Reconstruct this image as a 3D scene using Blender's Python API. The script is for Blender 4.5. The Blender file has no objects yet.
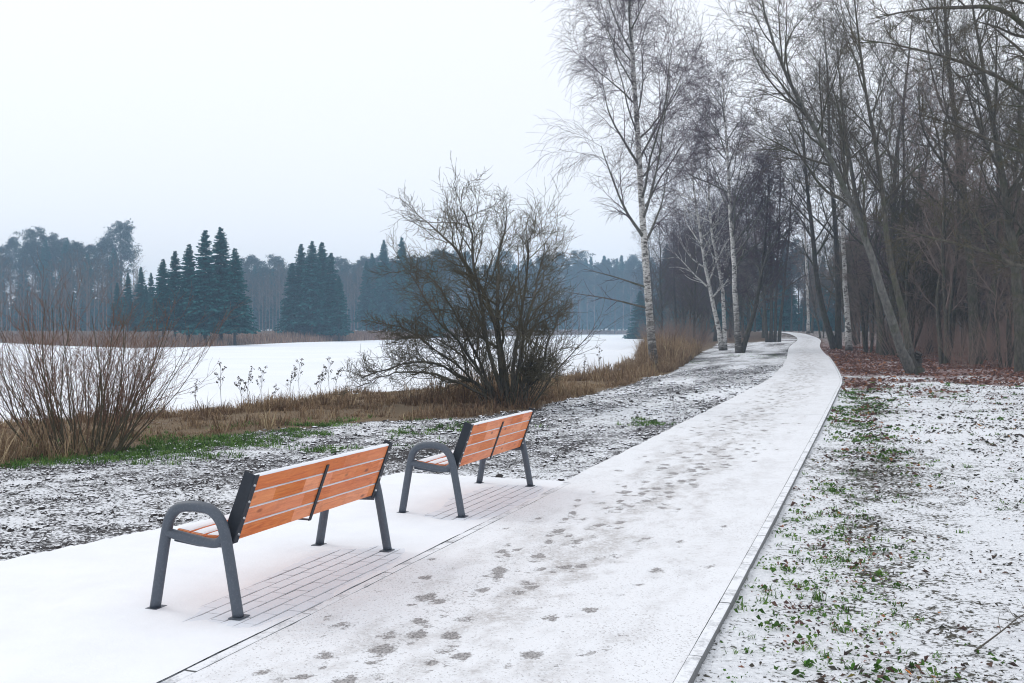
import bpy, bmesh, math, random
import numpy as np
from mathutils import Vector

# ------------------------------------------------------------------ camera
H0, F, HY = 1.586, 1000.0, 330.0           # eye height, focal length in px, horizon row
scene = bpy.context.scene
COL = scene.collection
cam_d = bpy.data.cameras.new('camera')
cam_d.sensor_width = 36.0
cam_d.lens = F * 36.0 / 1024.0
cam_d.shift_y = -(341.5 - HY) / 1024.0
cam_d.clip_start, cam_d.clip_end = 0.05, 3000.0
cam = bpy.data.objects.new('camera', cam_d)
COL.objects.link(cam)
cam.location = (0, 0, H0)
cam.rotation_euler = (math.radians(90), 0, 0)
scene.camera = cam

# ------------------------------------------------------------------ light: overcast winter day
SUN_EL, SUN_AZ = math.radians(42), math.radians(-60)      # azimuth from +Y towards +X
world = bpy.data.worlds.new('World')
scene.world = world
world.use_nodes = True
wt = world.node_tree
wt.nodes.clear()
w_out = wt.nodes.new('ShaderNodeOutputWorld')
w_bg = wt.nodes.new('ShaderNodeBackground')
w_sky = wt.nodes.new('ShaderNodeTexSky')
w_sky.sky_type = 'NISHITA'
w_sky.sun_disc = False
w_sky.sun_elevation = SUN_EL
w_sky.sun_rotation = SUN_AZ
w_sky.dust_density = 4.0
w_tc = wt.nodes.new('ShaderNodeTexCoord')
w_sep = wt.nodes.new('ShaderNodeSeparateXYZ')
w_ramp = wt.nodes.new('ShaderNodeValToRGB')               # cloud deck, paler overhead
w_ramp.color_ramp.elements[0].position = 0.0
w_ramp.color_ramp.elements[0].color = (0.85, 0.88, 0.95, 1)
w_ramp.color_ramp.elements[1].position = 0.6
w_ramp.color_ramp.elements[1].color = (0.965, 0.975, 1.0, 1)
w_gain = wt.nodes.new('ShaderNodeVectorMath'); w_gain.operation = 'SCALE'
w_gain.inputs[3].default_value = 11.2
w_mix = wt.nodes.new('ShaderNodeMix'); w_mix.data_type = 'RGBA'
w_mix.inputs[0].default_value = 0.93
wt.links.new(w_tc.outputs['Generated'], w_sep.inputs[0])
wt.links.new(w_sep.outputs['Z'], w_ramp.inputs[0])
wt.links.new(w_ramp.outputs[0], w_gain.inputs[0])
wt.links.new(w_sky.outputs[0], w_mix.inputs[6])
wt.links.new(w_gain.outputs[0], w_mix.inputs[7])
wt.links.new(w_mix.outputs[2], w_bg.inputs[0])
w_bg.inputs[1].default_value = 0.1
wt.links.new(w_bg.outputs[0], w_out.inputs[0])

sun_d = bpy.data.lights.new('sun', 'SUN')
sun_d.energy = 0.7
sun_d.angle = math.radians(25)
sun_d.color = (1.0, 0.97, 0.93)
sun = bpy.data.objects.new('sun', sun_d)
COL.objects.link(sun)
sd = Vector((math.sin(SUN_AZ) * math.cos(SUN_EL), math.cos(SUN_AZ) * math.cos(SUN_EL), math.sin(SUN_EL)))
sun.rotation_euler = sd.to_track_quat('Z', 'Y').to_euler()
sun.location = (-20, 10, 40)

vs = scene.view_settings
vs.view_transform = 'Standard'
try:
    vs.look = 'None'
except Exception:
    pass
vs.exposure, vs.gamma, vs.use_curve_mapping = 0.08, 1.0, False
cy = scene.cycles
cy.use_denoising = True
cy.max_bounces = 5
cy.diffuse_bounces = 3
cy.glossy_bounces = 2
cy.transparent_max_bounces = 4
cy.volume_bounces = 1
cy.filter_width = 1.1
cy.use_adaptive_sampling = True
cy.adaptive_threshold = 0.01

rng = np.random.default_rng(7)
random.seed(7)

# ------------------------------------------------------------------ terrain functions
ICE = -0.40
LAKE = np.array([(-200, 12), (-60, 12), (-18, 18.5), (-11, 21.5), (-8.2, 25), (-5.5, 32), (-2.3, 35.5), (1.9, 39.5),
                 (5.0, 52), (9.0, 75), (12.5, 100), (30, 200), (50, 330), (60, 436), (40, 446), (19, 404), (-16, 265),
                 (-23, 209), (-34, 159), (-36, 117), (-42, 110), (-56, 124), (-78, 153), (-130, 185), (-200, 160)], float)

def sstep(a, b, x):
    t = np.clip((x - a) / (b - a), 0, 1)
    return t * t * (3 - 2 * t)

def poly_sdist(poly, x, y):
    """positive outside the closed polygon"""
    x = np.asarray(x, float); y = np.asarray(y, float)
    best = np.full(x.shape, 1e9)
    inside = np.zeros(x.shape, bool)
    n = len(poly)
    for i in range(n):
        ax, ay = poly[i]; bx, by = poly[(i + 1) % n]
        dx, dy = bx - ax, by - ay
        t = np.clip(((x - ax) * dx + (y - ay) * dy) / (dx * dx + dy * dy), 0, 1)
        best = np.minimum(best, np.hypot(x - ax - t * dx, y - ay - t * dy))
        cond = ((ay > y) != (by > y))
        with np.errstate(divide='ignore', invalid='ignore'):
            xi = ax + (y - ay) * dx / (dy if dy != 0 else 1e-9)
        inside ^= cond & (x < xi)
    return np.where(inside, -best, best)

def hsm(x, y):
    d = poly_sdist(LAKE, x, y)
    e = np.clip(0.011 * (np.asarray(y, float) - 45), 0, 1.3) * sstep(0, 15, d)
    bank = np.where(d > 0, -0.42 + 0.42 * sstep(0, 7, d), -0.42 - 0.06 * np.clip(-d, 0, 10))
    return e + bank

def vnoise(x, y, seed=0):
    """cheap value noise in [0,1]"""
    xi = np.floor(x).astype(np.int64); yi = np.floor(y).astype(np.int64)
    xf = x - xi; yf = y - yi
    def hsh(a, b):
        v = np.sin(a * 127.1 + b * 311.7 + seed * 74.7) * 43758.5453
        return v - np.floor(v)
    u = xf * xf * (3 - 2 * xf); v = yf * yf * (3 - 2 * yf)
    return (hsh(xi, yi) * (1 - u) + hsh(xi + 1, yi) * u) * (1 - v) + (hsh(xi, yi + 1) * (1 - u) + hsh(xi + 1, yi + 1) * u) * v

def fbm(x, y, seed=0, o=3):
    s = 0; a = 0.5; t = 0
    for i in range(o):
        s = s + a * vnoise(x * 2 ** i, y * 2 ** i, seed + i); t += a; a *= 0.5
    return s / t

def G(px, py):
    """ground point seen in that pixel of the photograph"""
    z = np.concatenate([np.arange(3, 60, .02), np.arange(60, 500, .1)])
    x = (px - 512) / F * z
    diff = H0 - (py - HY) / F * z - hsm(x, z)
    k = int(np.argmax(diff <= 0)) if (diff <= 0).any() else len(z) - 1
    return np.array([x[k], z[k], float(hsm(np.array([x[k]]), np.array([z[k]]))[0])])

def PX(px, py, depth):
    return np.array([(px - 512) / F * depth, depth, H0 - (py - HY) / F * depth])

# path: right edge read off the photograph, then a strip of constant width
PW = 2.236
pe = [G(690, 683)[:2], G(765, 540)[:2], G(800, 470)[:2], G(825, 420)[:2], G(838, 392)[:2], G(842, 378)[:2],
      G(832, 360)[:2], G(821, 347)[:2], np.array([30.9, 100.]), np.array([37.5, 125.]), np.array([42.9, 150.]), np.array([46., 180.])]
DIR = np.array([math.sin(math.radians(20)), math.cos(math.radians(20))])
pe = [pe[0] - DIR * 11, pe[0] - DIR * 5] + pe
pe = np.array(pe)

def resample_curve(p, step):
    # Catmull-Rom, then even spacing
    out = []
    q = np.vstack([2 * p[0] - p[1], p, 2 * p[-1] - p[-2]])
    for i in range(1, len(q) - 2):
        for t in np.linspace(0, 1, 40, endpoint=False):
            a, b, c, d = q[i - 1], q[i], q[i + 1], q[i + 2]
            out.append(0.5 * (2 * b + (c - a) * t + (2 * a - 5 * b + 4 * c - d) * t * t + (3 * b - a - 3 * c + d) * t ** 3))
    out.append(p[-1]); out = np.array(out)
    L = np.concatenate([[0], np.cumsum(np.linalg.norm(np.diff(out, axis=0), axis=1))])
    s = np.arange(0, L[-1], step)
    return np.stack([np.interp(s, L, out[:, k]) for k in range(out.shape[1])], 1)

EDGE = resample_curve(pe, 0.25)
for _ in range(60):
    EDGE[1:-1] = 0.25 * EDGE[:-2] + 0.5 * EDGE[1:-1] + 0.25 * EDGE[2:]
tg = np.gradient(EDGE, axis=0); tg /= np.linalg.norm(tg, axis=1)[:, None]
NRM = np.stack([-tg[:, 1], tg[:, 0]], 1)                   # to the left
CEN = EDGE + NRM * PW / 2
S_ARC = np.arange(len(EDGE)) * 0.25

def path_sd(x, y):
    """signed offset from the centre line (positive left), and arc position"""
    x = np.asarray(x, float).ravel(); y = np.asarray(y, float).ravel()
    off = np.empty(x.shape); arc = np.empty(x.shape)
    for i0 in range(0, len(x), 4000):
        sl = slice(i0, i0 + 4000)
        d2 = (x[sl, None] - CEN[None, :, 0]) ** 2 + (y[sl, None] - CEN[None, :, 1]) ** 2
        k = d2.argmin(1)
        dx = x[sl] - CEN[k, 0]; dy = y[sl] - CEN[k, 1]
        along = dx * tg[k, 0] + dy * tg[k, 1]; lat = dx * NRM[k, 0] + dy * NRM[k, 1]
        beyond = np.abs(along) > 0.6
        off[sl] = np.where(beyond, np.sign(lat) * np.sqrt(d2[np.arange(len(k)), k]), lat)
        arc[sl] = S_ARC[k] + along
    return off, arc

# bench pad in its own axes: s along the benches, d away from the path
O2 = G(160, 683)[:2]
NL = np.array([-DIR[1], DIR[0]])
def pad_xy(s, d):
    return O2 + DIR * s + NL * d
PAD = [(-9, 0.0), (6.35, 0.0), (6.35, 1.98), (4.6, 2.05), (3.53, 2.2), (2.67, 2.45), (1.6, 2.65), (0, 2.95), (-4, 3.3), (-9, 3.3)]
PADXY = np.array([pad_xy(*p) for p in PAD])

# edge between the bare soil and the grassy bank
BK = np.array([(-60, 4), (-30, 8), (-12, 10.5)] + [tuple(G(a, b)[:2]) for a, b in
      [(0, 468), (180, 441), (280, 429), (380, 421), (470, 416), (545, 408), (565, 398), (620, 388), (675, 370), (700, 353), (715, 346)]] + [(30, 150), (60, 300)], float)
BK = BK[np.argsort(BK[:, 0])]

def zones(x, y):
    """soil, lawn, litter, bank weights"""
    d = poly_sdist(LAKE, x, y)
    off, arc = path_sd(x, y)
    off = off.reshape(np.shape(x)); arc = arc.reshape(np.shape(x))
    n = fbm(x * .7, y * .7, 3) - .5
    yb = np.interp(x, BK[:, 0], BK[:, 1])
    bank = sstep(-.5, .5, (y - yb) + n * 2.2) * (off > 0)
    bank = np.maximum(bank, (d < 3) * 1.0)
    bank = np.maximum(bank, ((y > 95) & (off > 3.5)) * 1.0)
    right = (off < 0)
    litter = right * sstep(26, 36, y + n * 24 + np.clip(x - 12, 0, 8) * .35)
    litter = np.maximum(litter, sstep(100, 118, y + n * 30) * (bank < .5))
    lawn = right * (1 - litter)
    soil = (1 - np.clip(bank + litter + lawn, 0, 1))
    return soil, lawn, litter, bank, d, off, arc

# ------------------------------------------------------------------ helpers: objects
def tag(o, label=None, cat=None, group=None, kind=None):
    if label: o['label'] = label
    if cat: o['category'] = cat
    if group: o['group'] = group
    if kind: o['kind'] = kind
    return o

def empty(name, loc, rz=0, **kw):
    o = bpy.data.objects.new(name, None)
    COL.objects.link(o)
    o.empty_display_size = 0.2
    o.location = loc; o.rotation_euler = (0, 0, rz)
    return tag(o, **kw)

def mesh_np(name, V, quads=None, tris=None, smooth=False, attrs=None):
    me = bpy.data.meshes.new(name)
    V = np.asarray(V, np.float32).reshape(-1, 3)
    nq = 0 if quads is None else len(quads); nt = 0 if tris is None else len(tris)
    me.vertices.add(len(V)); me.vertices.foreach_set('co', V.ravel())
    loops = []
    if nq: loops.append(np.asarray(quads, np.int32).ravel())
    if nt: loops.append(np.asarray(tris, np.int32).ravel())
    loops = np.concatenate(loops)
    tot = np.concatenate([np.full(nq, 4, np.int32), np.full(nt, 3, np.int32)])
    st = np.concatenate([[0], np.cumsum(tot)[:-1]]).astype(np.int32)
    me.loops.add(len(loops)); me.loops.foreach_set('vertex_index', loops)
    me.polygons.add(len(tot)); me.polygons.foreach_set('loop_start', st); me.polygons.foreach_set('loop_total', tot)
    me.polygons.foreach_set('use_smooth', np.full(len(tot), smooth, bool))
    me.update(calc_edges=True)
    for k, a in (attrs or {}).items():
        a = np.asarray(a, np.float32)
        if a.ndim == 1:
            at = me.attributes.new(k, 'FLOAT', 'POINT'); at.data.foreach_set('value', a)
        else:
            at = me.attributes.new(k, 'FLOAT_COLOR', 'POINT')
            at.data.foreach_set('color', np.hstack([a, np.ones((len(a), 1), np.float32)]).ravel())
    return me

def obj(name, me, mat=None, parent=None, loc=None, **kw):
    o = bpy.data.objects.new(name, me)
    COL.objects.link(o)
    if mat is not None and not me.materials: me.materials.append(mat)
    if parent: o.parent = parent
    if loc is not None: o.location = loc
    return tag(o, **kw)

def copy_tree(o, parent=None):
    c = o.copy(); COL.objects.link(c); c.parent = parent
    for ch in o.children:
        copy_tree(ch, c)
    return c

def merge(parts):
    """parts: list of (V, quads or None, tris or None, rnd)"""
    V, Q, T, A = [], [], [], []; n = 0
    for v, q, t, a in parts:
        V.append(v); A.append(np.full(len(v), a) if np.isscalar(a) else a)
        if q is not None and len(q): Q.append(np.asarray(q) + n)
        if t is not None and len(t): T.append(np.asarray(t) + n)
        n += len(v)
    return np.vstack(V), (np.vstack(Q) if Q else None), (np.vstack(T) if T else None), np.concatenate(A)

# ------------------------------------------------------------------ helpers: node materials
class NT:
    def __init__(self, name):
        self.m = bpy.data.materials.new(name); self.m.use_nodes = True
        self.t = self.m.node_tree; self.t.nodes.clear()
        self.out = self.t.nodes.new('ShaderNodeOutputMaterial')
        self.b = self.t.nodes.new('ShaderNodeBsdfPrincipled')
        self.t.links.new(self.b.outputs[0], self.out.inputs[0])
        self.b.inputs['Specular IOR Level'].default_value = 0.25
    def node(self, ty, **kw):
        n = self.t.nodes.new(ty)
        for k, v in kw.items(): setattr(n, k, v)
        return n
    def link(self, a, b):
        if hasattr(a, 'is_output'): self.t.links.new(a, b)
        else: b.default_value = a
    def coord(self, which='Object', scale=(1, 1, 1)):
        c = self.node('ShaderNodeTexCoord'); mp = self.node('ShaderNodeMapping')
        self.t.links.new(c.outputs[which], mp.inputs[0]); mp.inputs['Scale'].default_value = scale
        return mp.outputs[0]
    def geo(self, which='Position'): return self.node('ShaderNodeNewGeometry').outputs[which]
    def noise(self, vec, scale, detail=3, rough=.55, dist=0):
        n = self.node('ShaderNodeTexNoise'); self.t.links.new(vec, n.inputs['Vector'])
        n.inputs['Scale'].default_value = scale; n.inputs['Detail'].default_value = detail
        n.inputs['Roughness'].default_value = rough; n.inputs['Distortion'].default_value = dist
        return n.outputs[0]
    def voro(self, vec, scale, out='Distance'):
        n = self.node('ShaderNodeTexVoronoi'); self.t.links.new(vec, n.inputs['Vector']); n.inputs['Scale'].default_value = scale
        return n.outputs[out]
    def ramp(self, fac, stops):
        n = self.node('ShaderNodeValToRGB'); e = n.color_ramp.elements
        while len(e) < len(stops): e.new(0.5)
        for i, (p, c) in enumerate(stops):
            e[i].position = p; e[i].color = (c, c, c, 1) if np.isscalar(c) else (*c, 1)
        self.link(fac, n.inputs[0]); return n.outputs[0]
    def mix(self, fac, a, b):
        n = self.node('ShaderNodeMix', data_type='RGBA')
        self.link(fac, n.inputs[0])
        for v, i in ((a, 6), (b, 7)):
            if isinstance(v, tuple): n.inputs[i].default_value = (*v, 1)
            else: self.t.links.new(v, n.inputs[i])
        return n.outputs[2]
    def math(self, op, a, b=0.0, clamp=False):
        n = self.node('ShaderNodeMath', operation=op, use_clamp=clamp)
        self.link(a, n.inputs[0]); self.link(b, n.inputs[1]); return n.outputs[0]
    def attr(self, name, out='Fac'):
        n = self.node('ShaderNodeAttribute', attribute_name=name); return n.outputs[out]
    def rand(self): return self.node('ShaderNodeObjectInfo').outputs['Random']
    def normz(self):
        s = self.node('ShaderNodeSeparateXYZ'); self.t.links.new(self.geo('Normal'), s.inputs[0]); return s.outputs[2]
    def bump(self, h, strength=.5, dist=.02):
        n = self.node('ShaderNodeBump'); n.inputs['Strength'].default_value = strength; n.inputs['Distance'].default_value = dist
        self.link(h, n.inputs['Height']); self.t.links.new(n.outputs[0], self.b.inputs['Normal'])
    def done(self, col, rough=.8):
        if isinstance(col, tuple): self.b.inputs['Base Color'].default_value = (*col, 1)
        else: self.t.links.new(col, self.b.inputs['Base Color'])
        self.link(rough, self.b.inputs['Roughness']); return self.m

SNOW = (0.83, 0.855, 0.90)

def m_ground():
    n = NT('ground_snow_and_soil'); p = n.geo()
    fine = n.noise(p, 30, 5, .66, .5); mid = n.noise(p, 3.2, 3, .5); big = n.noise(p, .55, 2, .5)
    comb = n.math('ADD', n.math('MULTIPLY', fine, .62), n.math('ADD', n.math('MULTIPLY', mid, .23), n.math('MULTIPLY', big, .15)))
    x = n.math('SUBTRACT', n.attr('cover'), comb)
    mask = n.ramp(n.math('MULTIPLY_ADD', x, 24.0), [(0, 0), (1, 1)])
    nd = n.t.nodes[-2] if False else None
    under = n.attr('under', 'Color')
    dark = n.ramp(n.noise(p, 40, 3), [(.3, .55), (.7, 1.35)])
    mul = n.node('ShaderNodeMix', data_type='RGBA', blend_type='MULTIPLY'); mul.inputs[0].default_value = 1
    n.t.links.new(under, mul.inputs[6]); n.t.links.new(dark, mul.inputs[7])
    col = n.mix(mask, mul.outputs[2], SNOW)
    n.bump(n.math('ADD', n.math('MULTIPLY', fine, 1.0), n.math('MULTIPLY', mask, .25)), .75, .05)
    return n.done(col, .85)

def m_ground_fix(m):
    # MULTIPLY_ADD needs its addend
    for nd in m.node_tree.nodes:
        if nd.type == 'MATH' and nd.operation == 'MULTIPLY_ADD': nd.inputs[2].default_value = 0.5
    return m

def m_path():
    n = NT('trodden_path_snow'); p = n.geo()
    wear = n.attr('wear'); fine = n.noise(p, 55, 4, .65); mid = n.noise(p, 20, 4, .65); big = n.noise(p, 1.1, 3, .6)
    base = n.mix(n.ramp(fine, [(.35, 0), (.75, 1)]), (.77, .785, .82), SNOW)
    base = n.mix(n.ramp(big, [(.3, .0), (.75, .45)]), base, (.75, .765, .80))
    grit = n.mix(n.ramp(n.noise(p, 75, 3, .65), [(.38, 0), (.62, 1)]), (.062, .054, .052), (.40, .385, .385))
    bare = n.math('SUBTRACT', n.math('ADD', n.math('MULTIPLY', wear, .8), n.math('MULTIPLY', fine, 1.25)), n.math('ADD', n.math('MULTIPLY', mid, 1.3), .33))
    mask = n.ramp(n.math('MULTIPLY', bare, 4.0), [(.0, 0), (.9, .86)])
    sp = n.ramp(n.math('ADD', n.noise(p, 85, 2, .5), n.math('MULTIPLY', big, .18)), [(.69, 0), (.80, .7)])
    sc = n.math('MULTIPLY', n.attr('scuff'), n.ramp(n.math('ADD', n.math('MULTIPLY', mid, .6), n.math('MULTIPLY', fine, .4)), [(.36, 0), (.60, .72)]))
    base = n.mix(sc, base, (.44, .425, .425))
    col = n.mix(mask, base, grit); col = n.mix(sp, col, (.24, .22, .22))
    n.bump(n.math('SUBTRACT', n.math('ADD', fine, n.math('MULTIPLY', mid, 1.2)), n.math('MULTIPLY', mask, .7)), .45, .012)
    return n.done(col, .8)

def m_snow(name='fresh_snow', lo=.80, speck=True):
    n = NT(name); p = n.geo()
    a = n.noise(p, 2.2, 4, .6); f = n.noise(p, 70, 3, .6)
    col = n.mix(n.ramp(a, [(.3, 0), (.7, 1)]), (lo * .96, lo * .985, lo * 1.04), SNOW)
    if speck:
        col = n.mix(n.ramp(n.noise(p, 60, 2, .5), [(.76, 0), (.82, .5)]), col, (.4, .4, .42))
    n.bump(n.math('ADD', f, n.math('MULTIPLY', n.noise(p, 12, 3), 2.0)), .25, .008)
    return n.done(col, .7)

def m_ice():
    n = NT('snow_covered_ice'); p = n.geo()
    a = n.noise(p, .12, 4, .6); b = n.noise(p, 1.5, 3)
    col = n.mix(n.ramp(a, [(.35, 0), (.65, 1)]), (.78, .82, .885), (.83, .86, .91))
    n.bump(b, .15, .02)
    return n.done(col, .75)

def m_paver():
    n = NT('dusted_paver'); p = n.geo()
    r = n.rand()
    base = n.mix(n.noise(p, 60, 3), (.17, .17, .18), (.27, .27, .28))
    f = n.noise(p, 38, 4, .7); bg = n.noise(p, 4, 2)
    msk = n.ramp(n.math('ADD', n.math('MULTIPLY', f, .55), n.math('ADD', n.math('MULTIPLY', bg, .45), n.math('MULTIPLY', r, .05))), [(.25, 0), (.42, 1)])
    up = n.ramp(n.normz(), [(.5, 0), (.9, 1)])
    col = n.mix(n.math('MULTIPLY', msk, up), base, (.72, .755, .82))
    n.bump(f, .3, .004)
    return n.done(col, .85)

def m_kerb():
    n = NT('concrete_kerb_with_snow'); p = n.geo()
    base = n.mix(n.noise(p, 45, 4), (.13, .135, .14), (.24, .245, .25))
    up = n.ramp(n.math('ADD', n.normz(), n.math('MULTIPLY', n.noise(p, 25, 3), .25)), [(.62, 0), (.9, 1)])
    thin_ = n.ramp(n.math('ADD', n.math('MULTIPLY', n.noise(p, 7, 4, .7), .7), n.math('MULTIPLY', n.noise(p, 60, 3, .7), .3)), [(.36, .35), (.52, 1)])
    col = n.mix(n.math('MULTIPLY', up, thin_), base, (.78, .80, .84))
    n.bump(n.noise(p, 60, 3), .4, .005)
    return n.done(col, .85)

def m_flat(name, c, var=.25, scale=20, rough=.8, bump=.3, bd=.005, metallic=0):
    n = NT(name); p = n.coord('Object')
    col = n.mix(n.noise(p, scale, 4), tuple(v * (1 - var) for v in c), tuple(v * (1 + var) for v in c))
    n.bump(n.noise(p, scale * 2, 3), bump, bd)
    n.b.inputs['Metallic'].default_value = metallic
    return n.done(col, rough)

def m_attr(name, stops, rough=.85, trans=0.0):
    """colour picked along a ramp by the per-piece random attribute"""
    n = NT(name)
    col = n.ramp(n.attr('rnd'), stops)
    return n.done(col, rough)

def m_bark(name, c1, c2, moss=None, zscale=.35, scale=14):
    n = NT(name); p = n.coord('Object', (1, 1, zscale))
    col = n.mix(n.ramp(n.noise(p, scale, 5, .65), [(.3, 0), (.7, 1)]), c1, c2)
    if moss:
        q = n.coord('Object')
        col = n.mix(n.ramp(n.noise(q, 1.6, 4, .6), [(.5, 0), (.72, .75)]), col, moss)
    up = n.ramp(n.math('ADD', n.normz(), n.math('MULTIPLY', n.noise(p, 9, 2), .4)), [(.95, 0), (1.15, .0)])
    n.bump(n.noise(p, scale * 1.5, 4, .7), .8, .02)
    return n.done(col, .9)

def m_birch(name='birch_bark', lowk=.085):
    n = NT(name); p = n.coord('Object', (2.2, 2.2, 11)); q = n.coord('Object')
    white = n.mix(n.noise(q, 7, 3), (.50, .49, .47), (.74, .73, .71))
    lines = n.ramp(n.noise(p, 2.6, 3, .6), [(.53, 0), (.60, 1)])
    pat = n.ramp(n.noise(n.coord('Object', (1.6, 1.6, 1.9)), 2.0, 4, .6), [(.54, 0), (.6, 1)])
    s = n.node('ShaderNodeSeparateXYZ'); n.t.links.new(q, s.inputs[0])
    low = n.ramp(n.math('ADD', n.math('MULTIPLY', s.outputs[2], lowk), n.math('MULTIPLY', n.noise(p, 1.1, 4, .7), .9)), [(.5, 1), (.85, 0)])
    m = n.math('MAXIMUM', n.math('MAXIMUM', lines, n.math('MULTIPLY', pat, .85)), low)
    col = n.mix(m, white, n.mix(n.noise(p, 6, 3), (.035, .03, .03), (.12, .11, .10)))
    n.bump(n.math('SUBTRACT', n.noise(p, 5, 4), m), .6, .02)
    return n.done(col, .75)

def m_wood():
    n = NT('orange_stained_pine'); r = n.rand()
    c = n.node('ShaderNodeTexCoord'); mp = n.node('ShaderNodeMapping'); mp.inputs['Scale'].default_value = (1, 9, 9)
    comb = n.node('ShaderNodeCombineXYZ'); n.t.links.new(n.math('MULTIPLY', r, 37.0), comb.inputs[0]); n.t.links.new(n.math('MULTIPLY', r, 11.0), comb.inputs[1])
    n.t.links.new(c.outputs['Object'], mp.inputs[0]); n.t.links.new(comb.outputs[0], mp.inputs['Location'])
    v = mp.outputs[0]
    grain = n.noise(v, 5.5, 5, .6, 1.2); wide = n.noise(v, 1.6, 3, .5, .6)
    col = n.ramp(grain, [(.28, (.50, .105, .020)), (.5, (.74, .185, .036)), (.72, (.86, .29, .075))])
    col = n.mix(n.ramp(wide, [(.4, 0), (.75, .6)]), col, (.84, .31, .085))
    mp2 = n.node('ShaderNodeMapping'); mp2.inputs['Scale'].default_value = (4.6, 10, 10)
    n.t.links.new(c.outputs['Object'], mp2.inputs[0]); n.t.links.new(comb.outputs[0], mp2.inputs['Location'])
    kn = n.ramp(n.voro(mp2.outputs[0], 1.0), [(.07, .85), (.17, 0)])
    col = n.mix(kn, col, (.20, .045, .015))
    sx = n.node('ShaderNodeSeparateXYZ'); n.t.links.new(c.outputs['Object'], sx.inputs[0])
    wn = n.node('ShaderNodeTexWhiteNoise', noise_dimensions='2D'); cb = n.node('ShaderNodeCombineXYZ')
    n.t.links.new(n.math('FLOOR', n.math('ADD', n.math('MULTIPLY', sx.outputs[0], 3.1), n.math('MULTIPLY', r, 9.0))), cb.inputs[0]); n.t.links.new(r, cb.inputs[1])
    n.t.links.new(cb.outputs[0], wn.inputs['Vector'])
    hsv = n.node('ShaderNodeHueSaturation'); n.t.links.new(col, hsv.inputs['Color'])
    n.t.links.new(n.math('ADD', n.math('MULTIPLY', wn.outputs[0], .27), .84), hsv.inputs['Value']); n.t.links.new(n.math('ADD', n.math('MULTIPLY', wn.outputs[0], -.18), 1.04), hsv.inputs['Saturation'])
    col = hsv.outputs[0]
    col = n.mix(n.ramp(n.noise(c.outputs['Object'], 5, 5, .7), [(.55, 0), (.75, .35)]), col, (.36, .10, .03))
    tint = n.mix(n.math('MULTIPLY', r, .35), col, (.62, .13, .024))
    n.bump(grain, .35, .003)
    n.b.inputs['Specular IOR Level'].default_value = .4
    return n.done(tint, .5)

def m_steel():
    n = NT('slate_powder_coat'); p = n.coord('Object')
    fr = n.ramp(n.noise(p, 90, 3, .7), [(.5, 0), (.8, .35)])
    base = n.mix(n.noise(p, 6, 3), (.060, .074, .096), (.082, .098, .125))
    col = n.mix(fr, base, (.2, .22, .26))
    n.bump(n.noise(p, 160, 2), .15, .002)
    n.b.inputs['Specular IOR Level'].default_value = .45
    return n.done(col, .48)

M = dict(
    ground=m_ground_fix(m_ground()), path=m_path(), snow=m_snow(), padsnow=m_snow('pad_snow', .81), ice=m_ice(), paver=m_paver(), kerb=m_kerb(),
    grit=m_flat('bedding_grit', (.34, .35, .37), .75, 9), wood=m_wood(), steel=m_steel(), bracket=m_flat('dark_bracket_steel', (.026, .031, .040), .25, 30, .5, .1, .001),
    bolt=m_flat('zinc_bolt', (.55, .56, .58), .1, 60, .3, .1, .001, .9),
    birch=m_birch(), birchwhite=m_birch('white_birch_bark', .5),
    bark=m_bark('grey_brown_bark', (.040, .037, .032), (.135, .122, .10), (.068, .080, .04)),
    barkdark=m_bark('dark_bark', (.032, .030, .028), (.11, .10, .09), (.055, .065, .036)),
    barkpale=m_bark('pale_grey_bark', (.07, .068, .064), (.19, .185, .17), (.06, .07, .035)),
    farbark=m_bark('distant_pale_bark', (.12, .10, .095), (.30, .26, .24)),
    twig_purple=m_flat('purple_brown_twig', (.088, .066, .080), .3, 3, .85, 0),
    twig_grey=m_flat('grey_brown_twig', (.088, .076, .062), .3, 3, .85, 0),
    twig_forest=m_flat('red_brown_forest_twig', (.19, .148, .13), .3, 3, .85, 0),
    twig_brush=m_flat('brush_twig', (.23, .165, .14), .35, 3, .8, 0),
    twig_olive=m_flat('olive_twig', (.092, .080, .052), .35, 3, .8, 0),
    twig_red=m_flat('reddish_twig', (.165, .094, .064), .35, 3, .8, 0),
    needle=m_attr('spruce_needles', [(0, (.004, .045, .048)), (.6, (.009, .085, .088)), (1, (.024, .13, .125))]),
    pine=m_attr('pine_needles', [(0, (.022, .045, .048)), (1, (.07, .11, .11))]),
    straw=m_attr('dry_straw', [(0, (.10, .060, .042)), (.4, (.22, .145, .088)), (.75, (.34, .245, .145)), (1, (.46, .38, .24))]),
    reedred=m_attr('russet_reed', [(0, (.15, .085, .06)), (.6, (.29, .185, .13)), (1, (.42, .31, .22))]),
    green=m_attr('green_grass', [(0, (.035, .085, .016)), (.6, (.085, .185, .034)), (1, (.18, .28, .07))]),
    clod=None,
    leaf=m_attr('leaf_litter', [(0, (.055, .04, .038)), (.5, (.15, .085, .07)), (.85, (.27, .13, .09)), (1, (.42, .19, .08))]),
    leafdull=m_attr('dull_litter', [(0, (.032, .034, .028)), (.6, (.062, .055, .045)), (.86, (.11, .06, .045)), (.93, (.06, .13, .025)), (1, (.32, .11, .035))]),
    leafgreen=m_attr('green_leaf', [(0, (.03, .11, .015)), (1, (.10, .25, .035))]),
    orange=m_flat('orange_leaf', (.55, .20, .04), .3, 40),
)

def m_clod():
    n = NT('snow_dusted_soil'); p = n.geo()
    soil = n.mix(n.noise(p, 30, 3), (.022, .020, .022), (.075, .066, .062))
    up = n.ramp(n.math('ADD', n.normz(), n.math('MULTIPLY', n.noise(p, 22, 3), .7)), [(.98, 0), (1.17, 1)])
    return n.done(n.mix(up, soil, SNOW), .9)
M['clod'] = m_clod()

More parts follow.
